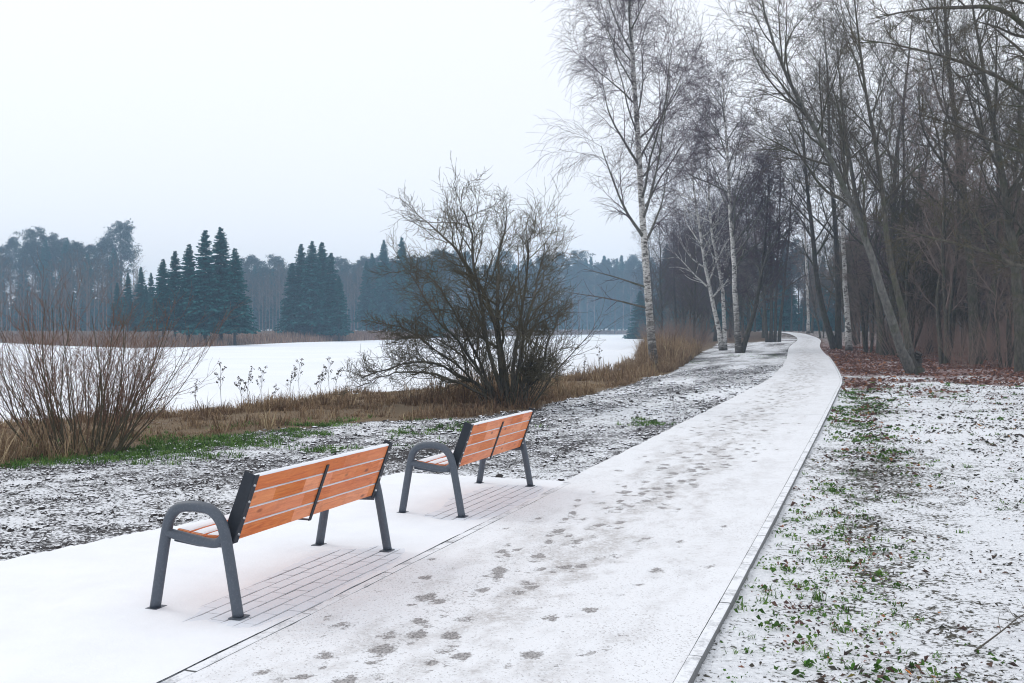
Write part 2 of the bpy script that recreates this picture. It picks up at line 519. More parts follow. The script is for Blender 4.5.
# ------------------------------------------------------------------ ground sheet
def axis_lines():
    ys = [-40, -30, -20, -12, -8, -5, -2, 0, 1, 2, 2.6]
    y = 3.0
    while y < 620:
        ys.append(y); y += max(.06, (y - 2) * .0115)
    ys += [640, 700]
    xs = list(np.arange(-9, 11, .085))
    x = 11.0
    while x < 420: xs.append(x); x += max(.1, (x - 9) * .03)
    x = -9.1
    while x > -420: xs.append(x); x -= max(.1, (-x - 7) * .035)
    return np.array(sorted(xs)), np.array(ys)

def ground_z(x, y):
    """terrain as built, without the dips under path and pad"""
    return hsm(x, y) + .05 * (fbm(x * .35, y * .35, 11) - .5) * sstep(0, 4, np.abs(poly_sdist(LAKE, x, y)))

xs, ys = axis_lines()
GX, GY = np.meshgrid(xs, ys)
soil, lawn, litter, bank, dl, off, arc = zones(GX, GY)
GZ = ground_z(GX, GY)
rough = (fbm(GX * 6, GY * 6, 5) - .5)
GZ += soil * .06 * rough * (GY < 60) + lawn * .03 * rough
GZ += lawn * -.033 * sstep(3.5, .3, np.abs(off) - PW / 2) + litter * -.03
pd = poly_sdist(PADXY, GX, GY)
inpath = np.abs(off) < PW / 2 - .07
base = hsm(GX, GY)
GZ = np.where(inpath, base - .10, GZ)
GZ = np.where((np.abs(off) < PW / 2 + .12) & (off > 0) & ~inpath, np.minimum(GZ, base - .004), GZ)
GZ = np.where(pd < -.14, -.09, GZ)
GZ = np.where((pd >= -.14) & (pd < .07), np.minimum(GZ, -.006), GZ)
GZ = np.where((pd >= .07) & (pd < .5) & (off > PW / 2), np.minimum(GZ, .012 + .02 * rough), GZ)
cover = soil * .512 + lawn * .562 + litter * .45 + bank * .37
# tracks and drifts: some strips of soil hold more snow
st_ = fbm((GX * .94 - GY * .342) * .9, (GX * .342 + GY * .94) * .16, 21)
cover += soil * (st_ - .5) * .22
# green strip along the kerb keeps less snow
strip = np.exp(-((np.abs(off) - PW / 2 - .75) / .5) ** 2) * lawn
cover += -strip * .06 * fbm(GX * .6, GY * .6, 31) * 1.6
cover += lawn * (fbm(GX * .25, GY * .25, 41) - .5) * .12
cover = np.where(inpath | (pd < -.12), .1, cover)
under = (soil[..., None] * np.array((.040, .036, .038)) + lawn[..., None] * np.array((.060, .056, .040)) +
         litter[..., None] * np.array((.19, .095, .08)) + bank[..., None] * np.array((.17, .12, .07)))
farw = sstep(60, 120, GY)[..., None]
under = under * (1 - farw) + np.array((.10, .065, .045)) * farw
nx, ny = len(xs), len(ys)
idx = np.arange(nx * ny).reshape(ny, nx)
quads = np.stack([idx[:-1, :-1], idx[:-1, 1:], idx[1:, 1:], idx[1:, :-1]], -1).reshape(-1, 4)
gme = mesh_np('ground', np.stack([GX, GY, GZ], -1).reshape(-1, 3), quads, smooth=True, attrs={'cover': cover.ravel(), 'under': under.reshape(-1, 3)})
obj('ground', gme, M['ground'], kind='structure')

# frozen lake: one sheet that runs a little way under the banks
bm = bmesh.new()
cx = LAKE.mean(0)
n_ = len(LAKE); ring = []
for i in range(n_):
    a, b, c = LAKE[i - 1], LAKE[i], LAKE[(i + 1) % n_]
    t1 = (b - a) / np.linalg.norm(b - a); t2 = (c - b) / np.linalg.norm(c - b)
    nn = np.array([t1[1] + t2[1], -(t1[0] + t2[0])]); nn /= max(np.linalg.norm(nn), .3)
    q = b + nn * 2.0
    if poly_sdist(LAKE, np.array([q[0]]), np.array([q[1]]))[0] < 0: q = b - nn * 2.0
    ring.append(bm.verts.new((q[0], q[1], ICE)))
f = bm.faces.new(ring)
bmesh.ops.triangulate(bm, faces=[f])
bmesh.ops.recalc_face_normals(bm, faces=bm.faces)
me = bpy.data.meshes.new('lake_ice'); bm.to_mesh(me); bm.free()
obj('lake_ice', me, M['ice'], kind='structure', label='frozen lake under an even sheet of snow')

# ------------------------------------------------------------------ path with kerb stones
FEET = []
fr = np.random.default_rng(12)
def walker(s0, s1, lat, sway, step=.68, gap=0.0, strength=1.0):
    s = s0; k = 0
    while s < s1:
        if fr.random() > gap:
            FEET.append((s + fr.normal(0, .04), lat + (.09 if k % 2 else -.09) + sway * math.sin(s * .55 + lat * 3) + fr.normal(0, .035), strength * fr.uniform(.35, 1.05), fr.normal(0, .3), fr.uniform(.6, 1.12)))
        s += step * fr.uniform(.85, 1.15); k += 1
for lat, sway, gap, stg in ((.42, .12, .15, .95), (.22, .1, .2, .9), (.02, .1, .15, 1.0), (-.2, .1, .3, .8), (.66, .08, .25, .8), (-.45, .1, .3, .8), (-.62, .08, .55, .7), (.85, .05, .5, .7), (.1, .15, .3, .9), (.75, .1, .5, .6), (-.05, .2, .2, .85), (.33, .2, .2, .9), (.5, .22, .2, .85), (.15, .3, .2, .9), (-.3, .25, .35, .8), (.28, .16, .15, .95)):
    walker(9.5 + fr.random(), 60, lat, sway, .7, gap, stg)
FEET = np.array(FEET)

PAD_END = float(pad_xy(6.25, -PW / 2)[1])
def path_grid():
    d_lat = np.concatenate([[-PW / 2 + .0705], np.linspace(-PW / 2 + .10, PW / 2 - .12, 88), [PW / 2 - .074]])
    s = list(np.arange(0, 9, .3)) + list(np.arange(9, 26, .024)); v = s[-1]
    while v < S_ARC[-1]: s.append(v); v += max(.05, (v - 16) * .006)
    s = np.array(s)
    cx_ = np.interp(s, S_ARC, CEN[:, 0]); cy_ = np.interp(s, S_ARC, CEN[:, 1])
    nx_ = np.interp(s, S_ARC, NRM[:, 0]); ny_ = np.interp(s, S_ARC, NRM[:, 1])
    L_ = d_lat[None] + np.zeros((len(s), 1))
    L_[:, -1] = np.where(cy_ + 0.0 > PAD_END, PW / 2 + .03 + .05 * (fbm(s * 2.2, s * 0, 17) - .5), L_[:, -1])   # past the pad the snow runs over the edging
    L_[:, -2] = np.where(cy_ > PAD_END, PW / 2 - .05, L_[:, -2])
    X = cx_[:, None] + nx_[:, None] * L_; Y = cy_[:, None] + ny_[:, None] * L_
    wear = np.zeros(X.shape); dent = np.zeros(X.shape)
    S, D = np.meshgrid(s, d_lat, indexing='ij')
    for fs, fd, w, a, fz in FEET:
        i0, i1 = np.searchsorted(s, [fs - .3, fs + .3])
        if i1 <= i0: continue
        ds = S[i0:i1] - fs; dd = D[i0:i1] - fd
        u = ds * math.cos(a) + dd * math.sin(a); v = -ds * math.sin(a) + dd * math.cos(a)
        q = (u / (.15 * fz)) ** 2 + (v / ((.05 + .014 * np.cos(u * 22 + fs)) * fz)) ** 2
        g = np.exp(-q ** 1.3 * .8)
        g2 = sstep(1.5, .35, q) * (.25 + .75 * sstep(.3, .55, np.abs(u / (.15 * fz) + .25))) * (.55 + .9 * fbm(S[i0:i1] * 16 + fs, D[i0:i1] * 24, 3)); wear[i0:i1] = np.maximum(wear[i0:i1], g2 * w); dent[i0:i1] = np.maximum(dent[i0:i1], g)
    lane = np.exp(-((D - .2) / .55) ** 2)
    wear += lane * (.13 + .20 * sstep(.45, .8, fbm(S * .9, D * 4.5, 61))) + .07
    lane2 = np.exp(-((D - .12 - .10 * np.sin(S * .35)) / .85) ** 2)
    scuff = lane2 * (.16 + sstep(.40, .70, .5 * fbm(S * 1.1, D * 5.5, 62) + .5 * fbm(S * 6, D * 11, 63)) * 1.3)
    Z = hsm(X, Y) + .006 + .006 * (fbm(S * 3, D * 3, 8) - .5) - .009 * dent + .004 * (fbm(S * 14, D * 14, 9) - .5)
    Z[:, -2:] += np.where(cy_ > PAD_END, .004, 0)[:, None]
    i = np.arange(X.size).reshape(X.shape)
    q = np.stack([i[:-1, :-1], i[1:, :-1], i[1:, 1:], i[:-1, 1:]], -1).reshape(-1, 4)[:, ::-1]
    return mesh_np('path', np.stack([X, Y, Z], -1).reshape(-1, 3), q, smooth=True, attrs={'wear': wear.ravel(), 'scuff': scuff.ravel()})
path_o = obj('path', path_grid(), M['path'], kind='structure', label='snowy path with footprints winding to the wood')

def box_mesh(name, sx, sy, sz, bev=.004, seg=1):
    b = bmesh.new(); bmesh.ops.create_cube(b, size=1)
    bmesh.ops.scale(b, vec=(sx, sy, sz), verts=b.verts)
    if bev: bmesh.ops.bevel(b, geom=list(b.edges), offset=bev, segments=seg, affect='EDGES', profile=.5)
    m_ = bpy.data.meshes.new(name); b.to_mesh(m_); b.free(); return m_

kerb_me = box_mesh('kerb_stone', .992, .066, .20, .008, 2); kerb_me.materials.append(M['kerb'])
for side, lift in ((-1, .013), (1, .006)):
    for k in range(4, 66):
        s0 = k * 1.0 + .35
        p0 = np.array([np.interp(s0, S_ARC, CEN[:, j]) + side * (PW / 2 - .034) * np.interp(s0, S_ARC, NRM[:, j]) for j in (0, 1)])
        p1 = np.array([np.interp(s0 + 1, S_ARC, CEN[:, j]) + side * (PW / 2 - .034) * np.interp(s0 + 1, S_ARC, NRM[:, j]) for j in (0, 1)])
        c = (p0 + p1) / 2
        if side == 1 and float(np.interp(s0 + .9, S_ARC, CEN[:, 1])) > PAD_END + .9: continue
        z = float(hsm(c[:1], c[1:])[0]); dz = float(hsm(p1[:1], p1[1:])[0] - hsm(p0[:1], p0[1:])[0])
        o = obj('kerb_stone', kerb_me, parent=path_o, loc=(c[0], c[1], z + lift - .10 + random.uniform(-.002, .002)))
        o.rotation_euler = (0, -math.atan2(dz, 1.0), math.atan2(p1[1] - p0[1], p1[0] - p0[0]) + random.uniform(-.003, .003))
        o.scale[0] = np.linalg.norm(p1 - p0)

# ------------------------------------------------------------------ bench pad: bedding, pavers, snow cover
BENCH_S = (.97, 4.13); BL = 1.79; BD0 = .27
bm = bmesh.new()
f = bm.faces.new([bm.verts.new((*p, -.008)) for p in PADXY])
bmesh.ops.triangulate(bm, faces=[f])
for f in bm.faces:
    if f.normal.z < 0: f.normal_flip()
me = bpy.data.meshes.new('paved_pad'); bm.to_mesh(me); bm.free()
pad_o = obj('paved_pad', me, M['grit'], kind='structure', label='paved bay beside the path that carries the benches')

def thin(s, d):
    """1 where the snow is thin: under the benches, drifting towards the path"""
    t = 0
    for b in BENCH_S:
        e = np.maximum(np.abs(s - (b + BL / 2 - .02)) - .60, 0) / .55
        g = np.maximum(np.abs(d - .36) - .16, 0) / .30
        t = np.maximum(t, np.exp(-(e ** 2 + g ** 2) * 1.6))
    return t
pav_me = box_mesh('paver', .1992, .0935, .06, .0035); pav_me.materials.append(M['paver'])
ang = math.atan2(DIR[1], DIR[0])
pr = random.Random(3)
cand = []
for r in range(0, 26):
    for c in range(-6, 34):
        s = c * .2 + (.1 if r % 2 else 0) + .1; d = .055 + r * .1
        if s + .1 > 6.33: continue
        if float(thin(s, d)) > .22: cand.append((s, d))
cand.sort(key=lambda q: -float(thin(*q)))
for s, d in cand[:300]:
    p = pad_xy(s, d)
    o = obj('paver', pav_me, parent=pad_o, loc=(p[0], p[1], -.030 + pr.uniform(-.0012, .0012)))
    o.rotation_euler = (pr.gauss(0, .006), pr.gauss(0, .004), ang + pr.gauss(0, .004))

def pad_snow():
    s = np.arange(-9, 6.352, .03); d = np.concatenate([[.003], np.arange(.03, 3.4, .03)])
    S, D = np.meshgrid(s, d, indexing='ij')
    # outer margin of the pad
    lim = np.interp(S, [-9, -4, 0, 1.6, 2.67, 3.53, 4.6, 6.35], [3.3, 3.3, 2.95, 2.65, 2.45, 2.2, 2.05, 1.98])
    lim = lim + .10 * (fbm(S * 2.5, S * 0 + 3.3, 5) - .5) + .05 * (fbm(S * 9, S * 0 + 1.3, 6) - .5)
    t = thin(S, D) + .9 * (fbm(S * 1.6, D * 5, 2) - .55)
    Z = .0065 - .013 * sstep(.25, .85, t) + .004 * (fbm(S * 3, D * 3, 15) - .5) + .0015 * (fbm(S * 20, D * 20, 16) - .5)
    # faint trace of the courses showing through
    cour = np.minimum(D % .1, .1 - D % .1)
    Z += -.0016 * np.exp(-(cour / .011) ** 2) * (sstep(.02, .2, thin(S, D)) + .35 * sstep(.5, .7, fbm(S * .8, D * 1.4, 33)))
    Z += -.003 * sstep(.62, .75, fbm(S * 4, D * 7, 34))
    Z = np.where(D > lim - .03, Z - .01, Z)
    P = O2[None, None] + DIR * S[..., None] + NL * D[..., None]
    ok = (D < lim)
    i = np.arange(S.size).reshape(S.shape)
    okq = (ok[:-1, :-1] & ok[1:, 1:])
    q = np.stack([i[:-1, :-1], i[1:, :-1], i[1:, 1:], i[:-1, 1:]], -1)[okq]
    return mesh_np('pad_snow', np.concatenate([P, Z[..., None]], -1).reshape(-1, 3), q, smooth=True)
obj('pad_snow', pad_snow(), M['padsnow'], parent=pad_o, kind='stuff')

# ------------------------------------------------------------------ benches
def tube_path(pts, r, sides=16, closed_caps=True):
    pts = np.asarray(pts, float); n = len(pts)
    t = np.gradient(pts, axis=0); t /= np.linalg.norm(t, axis=1)[:, None]
    ref = np.array([1.0, 0, 0]) if abs(t[0][0]) < .9 else np.array([0, 1.0, 0])
    V = []
    for i in range(n):
        a = np.cross(t[i], ref); a /= np.linalg.norm(a); b = np.cross(t[i], a)
        for k in range(sides):
            w = 2 * math.pi * k / sides
            V.append(pts[i] + r * (math.cos(w) * a + math.sin(w) * b))
    b_ = bmesh.new(); vv = [b_.verts.new(v) for v in V]
    for i in range(n - 1):
        for k in range(sides):
            k2 = (k + 1) % sides
            b_.faces.new((vv[i * sides + k], vv[i * sides + k2], vv[(i + 1) * sides + k2], vv[(i + 1) * sides + k]))
    b_.faces.new([vv[k] for k in range(sides)][::-1]); b_.faces.new([vv[(n - 1) * sides + k] for k in range(sides)])
    bmesh.ops.recalc_face_normals(b_, faces=b_.faces)
    for f_ in b_.faces: f_.smooth = len(f_.verts) == 4
    m_ = bpy.data.meshes.new('tube'); b_.to_mesh(m_); b_.free(); return m_

def catmull(p, n=8):
    p = np.asarray(p, float); q = np.vstack([2 * p[0] - p[1], p, 2 * p[-1] - p[-2]]); out = []
    for i in range(1, len(q) - 2):
        for t in np.linspace(0, 1, n, endpoint=False):
            a, b, c, d = q[i - 1], q[i], q[i + 1], q[i + 2]
            out.append(.5 * (2 * b + (c - a) * t + (2 * a - 5 * b + 4 * c - d) * t * t + (3 * b - a - 3 * c + d) * t ** 3))
    out.append(p[-1]); return np.array(out)

def prism(poly_vz, u0, u1, bev=.003):
    """extrude a (v,z) outline along u"""
    b_ = bmesh.new()
    A = [b_.verts.new((u0, v, z)) for v, z in poly_vz]; B = [b_.verts.new((u1, v, z)) for v, z in poly_vz]
    b_.faces.new(A); b_.faces.new(B[::-1])
    for i in range(len(A)):
        j = (i + 1) % len(A); b_.faces.new((A[i], B[i], B[j], A[j]))
    bmesh.ops.recalc_face_normals(b_, faces=b_.faces)
    if bev: bmesh.ops.bevel(b_, geom=list(b_.edges), offset=bev, segments=2, affect='EDGES', profile=.5)
    m_ = bpy.data.meshes.new('prism'); b_.to_mesh(m_); b_.free(); return m_

def snow_strip(u0, u1, c, ax, nrm, w, h, seed):
    """uneven ridge of snow lying on a slat: c start (v,z), ax across, nrm up"""
    r = np.random.default_rng(seed); n = 64
    us = np.linspace(u0, u1, n); V = []
    hh = h * (.55 + .9 * fbm(us * 9, us * 0 + seed, seed)); ww = w * (.9 + .2 * fbm(us * 13, us * 0, seed + 3))
    prof = [(0, 0), (.08, .7), (.3, 1), (.7, 1), (.92, .7), (1, 0)]
    for i, u in enumerate(us):
        e = min(1, min(i, n - 1 - i) / 2 + .25)
        for a, b in prof:
            v = (a - .5) * ww[i] + w / 2; z = b * hh[i] * e + .0006
            V.append((u, c[0] + ax[0] * v + nrm[0] * z, c[1] + ax[1] * v + nrm[1] * z))
    k = len(prof); Q = [(i * k + j, (i + 1) * k + j, (i + 1) * k + j + 1, i * k + j + 1) for i in range(n - 1) for j in range(k - 1)]
    return mesh_np('snow_strip', np.array(V), np.array(Q), smooth=True)

def make_bench(loc, rz, label, seed, group):
    root = empty('park_bench', loc, rz, label=label, cat='bench', group=group)
    R_ = .031
    arch = [(.0, .0), (.028, .15), (.060, .32), (.088, .45), (.118, .525), (.175, .578), (.25, .594), (.325, .594), (.40, .578), (.452, .53), (.478, .455), (.508, .30), (.56, .0)]
    arch = catmull([(0, v, z) for v, z in arch], 5)
    arch[0][2] = .004; arch[-1][2] = .004
    seat_t = catmull([(0, .488, .438), (0, .40, .425), (0, .30, .411), (0, .20, .398), (0, .135, .402), (0, .085, .440)], 5)
    bx0, bz0, bx1, bz1 = .078, .402, -.062, .776          # rear face of the backrest, bottom and top
    ax = np.array([bx1 - bx0, bz1 - bz0]); LB = np.linalg.norm(ax); ax /= LB
    fw = np.array([ax[1], -ax[0]])                       # towards the seat
    if fw[0] < 0: fw = -fw
    for u in (.0, BL):
        inn = 1 if u == 0 else -1
        fr_o = obj('side_frame', tube_path(arch + np.array([u, 0, 0]), R_), M['steel'], root)
        obj('seat_bearer', tube_path(seat_t + np.array([u, 0, 0]), .027), M['steel'], fr_o)
        for v in (0.0, .56):
            pl = box_mesh('foot_plate', .098, .078, .005, .0015); pl.materials.append(M['steel'])
            fp = obj('foot_plate', pl, None, fr_o, (u + inn * .008, v, .0022))
        # back bracket: side plate and rear flange
        ub = u + inn * .055
        P = lambda a, b: (bx0 + ax[0] * a + fw[0] * b, bz0 + ax[1] * a + fw[1] * b)
        br = obj('back_bracket', prism([P(-.02, -.006), P(LB + .006, -.006), P(LB + .006, .062), P(-.02, .070)], ub - .0035, ub + .0035, .0015), M['bracket'], root)
        obj('flange', prism([P(-.012, -.008), P(LB + .003, -.008), P(LB + .003, -.001), P(-.012, -.001)], min(ub, ub + inn * .046), max(ub, ub + inn * .046), .0015), M['bracket'], br)
        # short arm from the side frame to the bracket, following the seat
        obj('bracket_arm', prism([(.08, .365), (.30, .358), (.47, .376), (.47, .402), (.30, .384), (.11, .40), (.07, .43)], ub - .003, ub + .003, .001), M['steel'], br)
        for k in range(4):
            a = .044 + k * .099
            b_ = bmesh.new(); bmesh.ops.create_cone(b_, cap_ends=True, segments=10, radius1=.0085, radius2=.0055, depth=.009)
            m_ = bpy.data.meshes.new('bolt'); b_.to_mesh(m_); b_.free(); m_.materials.append(M['bolt'])
            vz = P(a, -.012)
            o = obj('bolt', m_, None, br, (ub + inn * .024, vz[0], vz[1]))
            o.rotation_euler = (math.atan2(-fw[0], fw[1]) + math.pi if False else math.radians(90) + math.atan2(-ax[0], ax[1]), 0, 0)
    # back slats, bottom to top
    U0, U1 = .060, BL - .060
    T = .036
    for k in range(4):
        a0 = .001 + k * .099; a1 = a0 + .0875
        me_ = prism([P(a0, 0), P(a1, 0), P(a1, T), P(a0, T)], U0, U1, .004)
        so = obj('back_slat', me_, M['wood'], root)
        obj('snow_strip', snow_strip(U0 + .004, U1 - .004, P(a1, .001), fw, ax, T - .002, .0065 if k < 3 else .0035, seed + k), M['snow'], so)
    # middle strap behind the backrest, bent under the seat
    um = BL / 2 - .02
    st = obj('back_strap', prism([P(-.03, -.0075), P(LB - .045, -.0075), P(LB - .045, -.0008), P(-.03, -.0008)], um - .015, um + .015, .001), M['bracket'], root)
    obj('strap_foot', prism([(.085, .374), (.30, .376), (.45, .392), (.45, .398), (.30, .382), (.092, .381)], um - .015, um + .015, .001), M['steel'], st)
    # seat slats on a gentle dip
    for k, (v, z, tilt) in enumerate(((.125, .399, -.10), (.220, .394, -.02), (.315, .400, .09), (.410, .413, .13))):
        ca, sa = math.cos(tilt), math.sin(tilt)
        Q = lambda a, b: (v + ca * a - sa * b, z + sa * a + ca * b)
        so = obj('seat_slat', prism([Q(-.042, 0), Q(.042, 0), Q(.042, .032), Q(-.042, .032)], .05, BL - .05, .004), M['wood'], root)
        obj('snow_strip', snow_strip(.06, BL - .06, Q(-.038, .032), np.array([ca, sa]), np.array([-sa, ca]), .074, .007, seed + 20 + k), M['snow'], so)
    return root

for i, s in enumerate(BENCH_S):
    p = pad_xy(s, BD0)
    make_bench((p[0], p[1], 0.0035), ang, ('nearer wooden bench with grey steel tube ends, larger of the two', 'farther wooden bench with grey steel tube ends, beside the bare soil')[i], 40 + 60 * i, 'benches on the paved pad')

# ------------------------------------------------------------------ vegetation generators
def norm(a): return a / np.maximum(np.linalg.norm(a, axis=-1, keepdims=True), 1e-9)

def resample_poly(p, k):
    p = catmull(p, 6) if len(p) > 2 else np.asarray(p, float)
    L = np.concatenate([[0], np.cumsum(np.linalg.norm(np.diff(p, axis=0), axis=1))])
    s = np.linspace(0, L[-1], k)
    return np.stack([np.interp(s, L, p[:, j]) for j in range(3)], 1)

def children(r, P, R, n, t0, t1, ang_, angsd, ratio, k, wander, bias, rr=.7, rmin=.002, taper=.35, shape=None, lensd=.2, amin=0.0, absL=None):
    N, K, _ = P.shape
    nn = n if np.isscalar(n) else np.asarray(n)
    par = np.repeat(np.arange(N), nn)
    Mx = len(par)
    t = t0 + (t1 - t0) * (((np.arange(Mx) % n) + r.random(Mx)) / n if np.isscalar(n) else r.random(Mx))
    fi = t * (K - 1); i0 = np.minimum(fi.astype(int), K - 2); fr_ = (fi - i0)[:, None]
    st = P[par, i0] * (1 - fr_) + P[par, i0 + 1] * fr_
    tan = norm(P[par, i0 + 1] - P[par, i0])
    pr_ = R[par, i0] * (1 - fr_[:, 0]) + R[par, i0 + 1] * fr_[:, 0]
    Lp = np.linalg.norm(np.diff(P, axis=1), axis=2).sum(1)[par]
    rv = norm(r.normal(size=(Mx, 3))); perp = norm(rv - (rv * tan).sum(1, keepdims=True) * tan)
    a = np.radians(np.clip(r.normal(ang_, angsd, Mx), 8, 110))[:, None]
    d = tan * np.cos(a) + perp * np.sin(a)
    L = (Lp if absL is None else absL) * ratio * (shape(t) if shape else 1.0) * np.clip(r.normal(1, lensd, Mx), .4, 1.7)
    seg = (L / (k - 1))[:, None]
    out = np.empty((Mx, k, 3)); out[:, 0] = st
    b = np.asarray(bias, float)
    for j in range(1, k):
        out[:, j] = out[:, j - 1] + d * seg
        d = norm(d + r.normal(size=(Mx, 3)) * wander + b)
    r0 = np.maximum(pr_ * rr * r.uniform(.7, 1.05, Mx), rmin)
    Rr = r0[:, None] * np.linspace(1, taper, k)[None]
    return out, np.maximum(Rr, rmin * .7)

def tubes(P, R, m):
    N, K, _ = P.shape
    t = np.empty_like(P); t[:, 1:-1] = P[:, 2:] - P[:, :-2]; t[:, 0] = P[:, 1] - P[:, 0]; t[:, -1] = P[:, -1] - P[:, -2]
    t = norm(t)
    ref = np.where(np.abs(t[:, :1, 2:]) > .8, np.array([1., 0, 0]), np.array([0, 0, 1.]))
    a = norm(np.cross(t, np.broadcast_to(ref, t.shape))); b = np.cross(t, a)
    w = np.arange(m) * 2 * math.pi / m
    V = P[:, :, None] + R[:, :, None, None] * (np.cos(w)[:, None] * a[:, :, None] + np.sin(w)[:, None] * b[:, :, None])
    i = np.arange(N * K * m).reshape(N, K, m)
    j = np.roll(i, -1, 2)
    q = np.stack([i[:, :-1], j[:, :-1], j[:, 1:], i[:, 1:]], -1).reshape(-1, 4)
    return V.reshape(-1, 3), q

def join(levels):
    Vs, Qs, n = [], [], 0
    for P, R, m in levels:
        V, q = tubes(P, R, m); Vs.append(V); Qs.append(q + n); n += len(V)
    return np.vstack(Vs), np.vstack(Qs)

def tree_obj(name, loc, trunk, branch, twig, mt, mb, mw, stem_mats=None, **kw):
    """each of trunk, branch, twig is a list of (P, R, sides) in the tree's own axes"""
    root = empty(name, loc, **kw)
    if len(trunk) == 1 and len(trunk[0][0]) <= 5 and name != 'grey_willow':
        for i in range(len(trunk[0][0])):            # every stem is a part of its own
            V, q = join([(trunk[0][0][i:i + 1], trunk[0][1][i:i + 1], trunk[0][2])])
            obj('trunk', mesh_np('trunk', V, q, smooth=True), (stem_mats or {}).get(i, mt), root)
    else:
        V, q = join(trunk); obj('trunk', mesh_np('trunk', V, q, smooth=True), mt, root)
    V, q = join(branch); obj('branches', mesh_np('branches', V, q, smooth=True), mb, root)
    if twig:
        V, q = join(twig); obj('twigs', mesh_np('twigs', V, q), mw, root)
    return root

def trunk_line(r, h, r0, lean=(0, 0), wob=.02, k=14, rtop=.12):
    z = np.linspace(0, 1, k)
    w = np.cumsum(r.normal(size=(k, 2)) * wob * h / k ** .5, 0) * .35; w -= w[0]
    P = np.stack([lean[0] * z ** 1.2 * h + w[:, 0], lean[1] * z ** 1.2 * h + w[:, 1], z * h - .12], 1)
    R = r0 * (1 - z) ** .85 * (1 - rtop) + r0 * rtop
    R[0] *= 1.35
    return P[None], R[None]

def bare_tree(r, h, r0, lean=(0, 0), n1=20, n2=8, n3=7, n4=4, ang1=42, t0=.22, droop=0.0, up=.10, line=None, twr=.0045, l1=.36, stems=None):
    if line is not None: P0, R0 = line
    else: P0, R0 = trunk_line(r, h, r0, lean)
    nst = len(P0)
    sh = lambda t: (.35 + .65 * np.sin(np.clip((1 - t) * 1.25 + .12, 0, 1.0) * math.pi / 1.2)) * (1.0 - .45 * t)
    P1, R1 = children(r, P0, R0, n1, t0, .97, ang1, 10, l1, 9, .10, (0, 0, up), .62, .012, .22, sh)
    P2, R2 = children(r, P1, R1, n2, .15, 1.0, 40, 12, .42, 6, .16, (0, 0, up * .6), .6, .007, .35)
    P3, R3 = children(r, P2, R2, n3, .12, 1.0, 40, 14, .42, 5, .2, (0, 0, .02 - droop), .6, .005, .5)
    tw = [(P3, R3, 3)]
    if n4:
        P4, R4 = children(r, P3, R3, n4, .15, 1.0, 38, 14, .5, 3, .22, (0, 0, -droop), .7, twr, .6)
        tw.append((P4, R4, 3))
    return [(P0, R0, 10)], [(P1, R1, 5), (P2, R2, 4)], tw

TR = np.random.default_rng(101)

# ------------------------------------------------------------------ near birch by the lake
def line_from_px(pts, depth0, base, k, ddepth=0.0):
    out = []
    for i, (a, b) in enumerate(pts):
        out.append(PX(a, b, depth0 + ddepth * i / max(1, len(pts) - 1)) - base)
    return resample_poly(np.array(out), k)

base = G(655, 372); dz = base[1]
L0 = line_from_px([(655, 375), (651, 335), (647, 280), (642, 210), (638, 140), (633, 65), (629, 0), (625, -70), (622, -120)], dz, base, 20)
h_ = L0[-1, 2]; z_ = np.linspace(0, 1, 20)
R0 = .16 * (1 - z_) ** .8 + .018; R0[0] = .23; R0[1] *= 1.08
P0, R0 = L0[None], R0[None]
sh = lambda t: (1.05 - .75 * t) * (.75 + .4 * np.sin(t * 3.1))
P1, R1 = children(TR, P0, R0, 27, .24, .95, 43, 9, .275, 11, .075, (0, 0, .045), .5, .014, .2, sh)
# two low dead branches reaching out over the bank
dead = np.stack([resample_poly(np.array([PX(647, 308, dz), PX(610, 299, dz - .3), PX(566, 292, dz - .6)]) - base, 11),
                 resample_poly(np.array([PX(648, 288, dz), PX(615, 277, dz - .4), PX(584, 269, dz - .8)]) - base, 11)])
Rd = np.linspace(.05, .012, 11)[None].repeat(2, 0)
Pd2, Rd2 = children(TR, dead, Rd, 9, .35, 1, 45, 12, .28, 6, .15, (0, 0, .02), .5, .006, .4)
P2, R2 = children(TR, P1, R1, 8, .18, 1.0, 36, 10, .36, 7, .12, (0, 0, .02), .55, .008, .3)
P3, R3 = children(TR, P2, R2, 8, .15, 1.0, 38, 12, .6, 6, .16, (0, 0, -.12), .6, .0055, .5)
P4, R4 = children(TR, P3, R3, 6, .1, 1.0, 32, 12, .75, 4, .14, (0, 0, -.32), .7, .0052, .6)
tree_obj('birch_tree', base, [(P0, R0, 14)], [(P1, R1, 6), (dead, Rd, 6)], [(P2, R2, 4), (P3, R3, 3), (P4, R4, 3), (Pd2, Rd2, 3)],
         M['birch'], M['barkpale'], M['twig_purple'], label='tall white birch on the lake bank, nearest of the birches', cat='tree')

# ------------------------------------------------------------------ prototypes for bare trees
proto = []
def add_proto(fn):
    root = fn(); proto.append(root); return root

def label_copy(src, loc, rz, sc, label, group=None, name=None):
    c = copy_tree(src)
    c.location = loc; c.rotation_euler = (0, 0, rz); c.scale = (sc, sc, sc)
    c['label'] = label
    if group: c['group'] = group
    elif 'group' in c: del c['group']
    return c

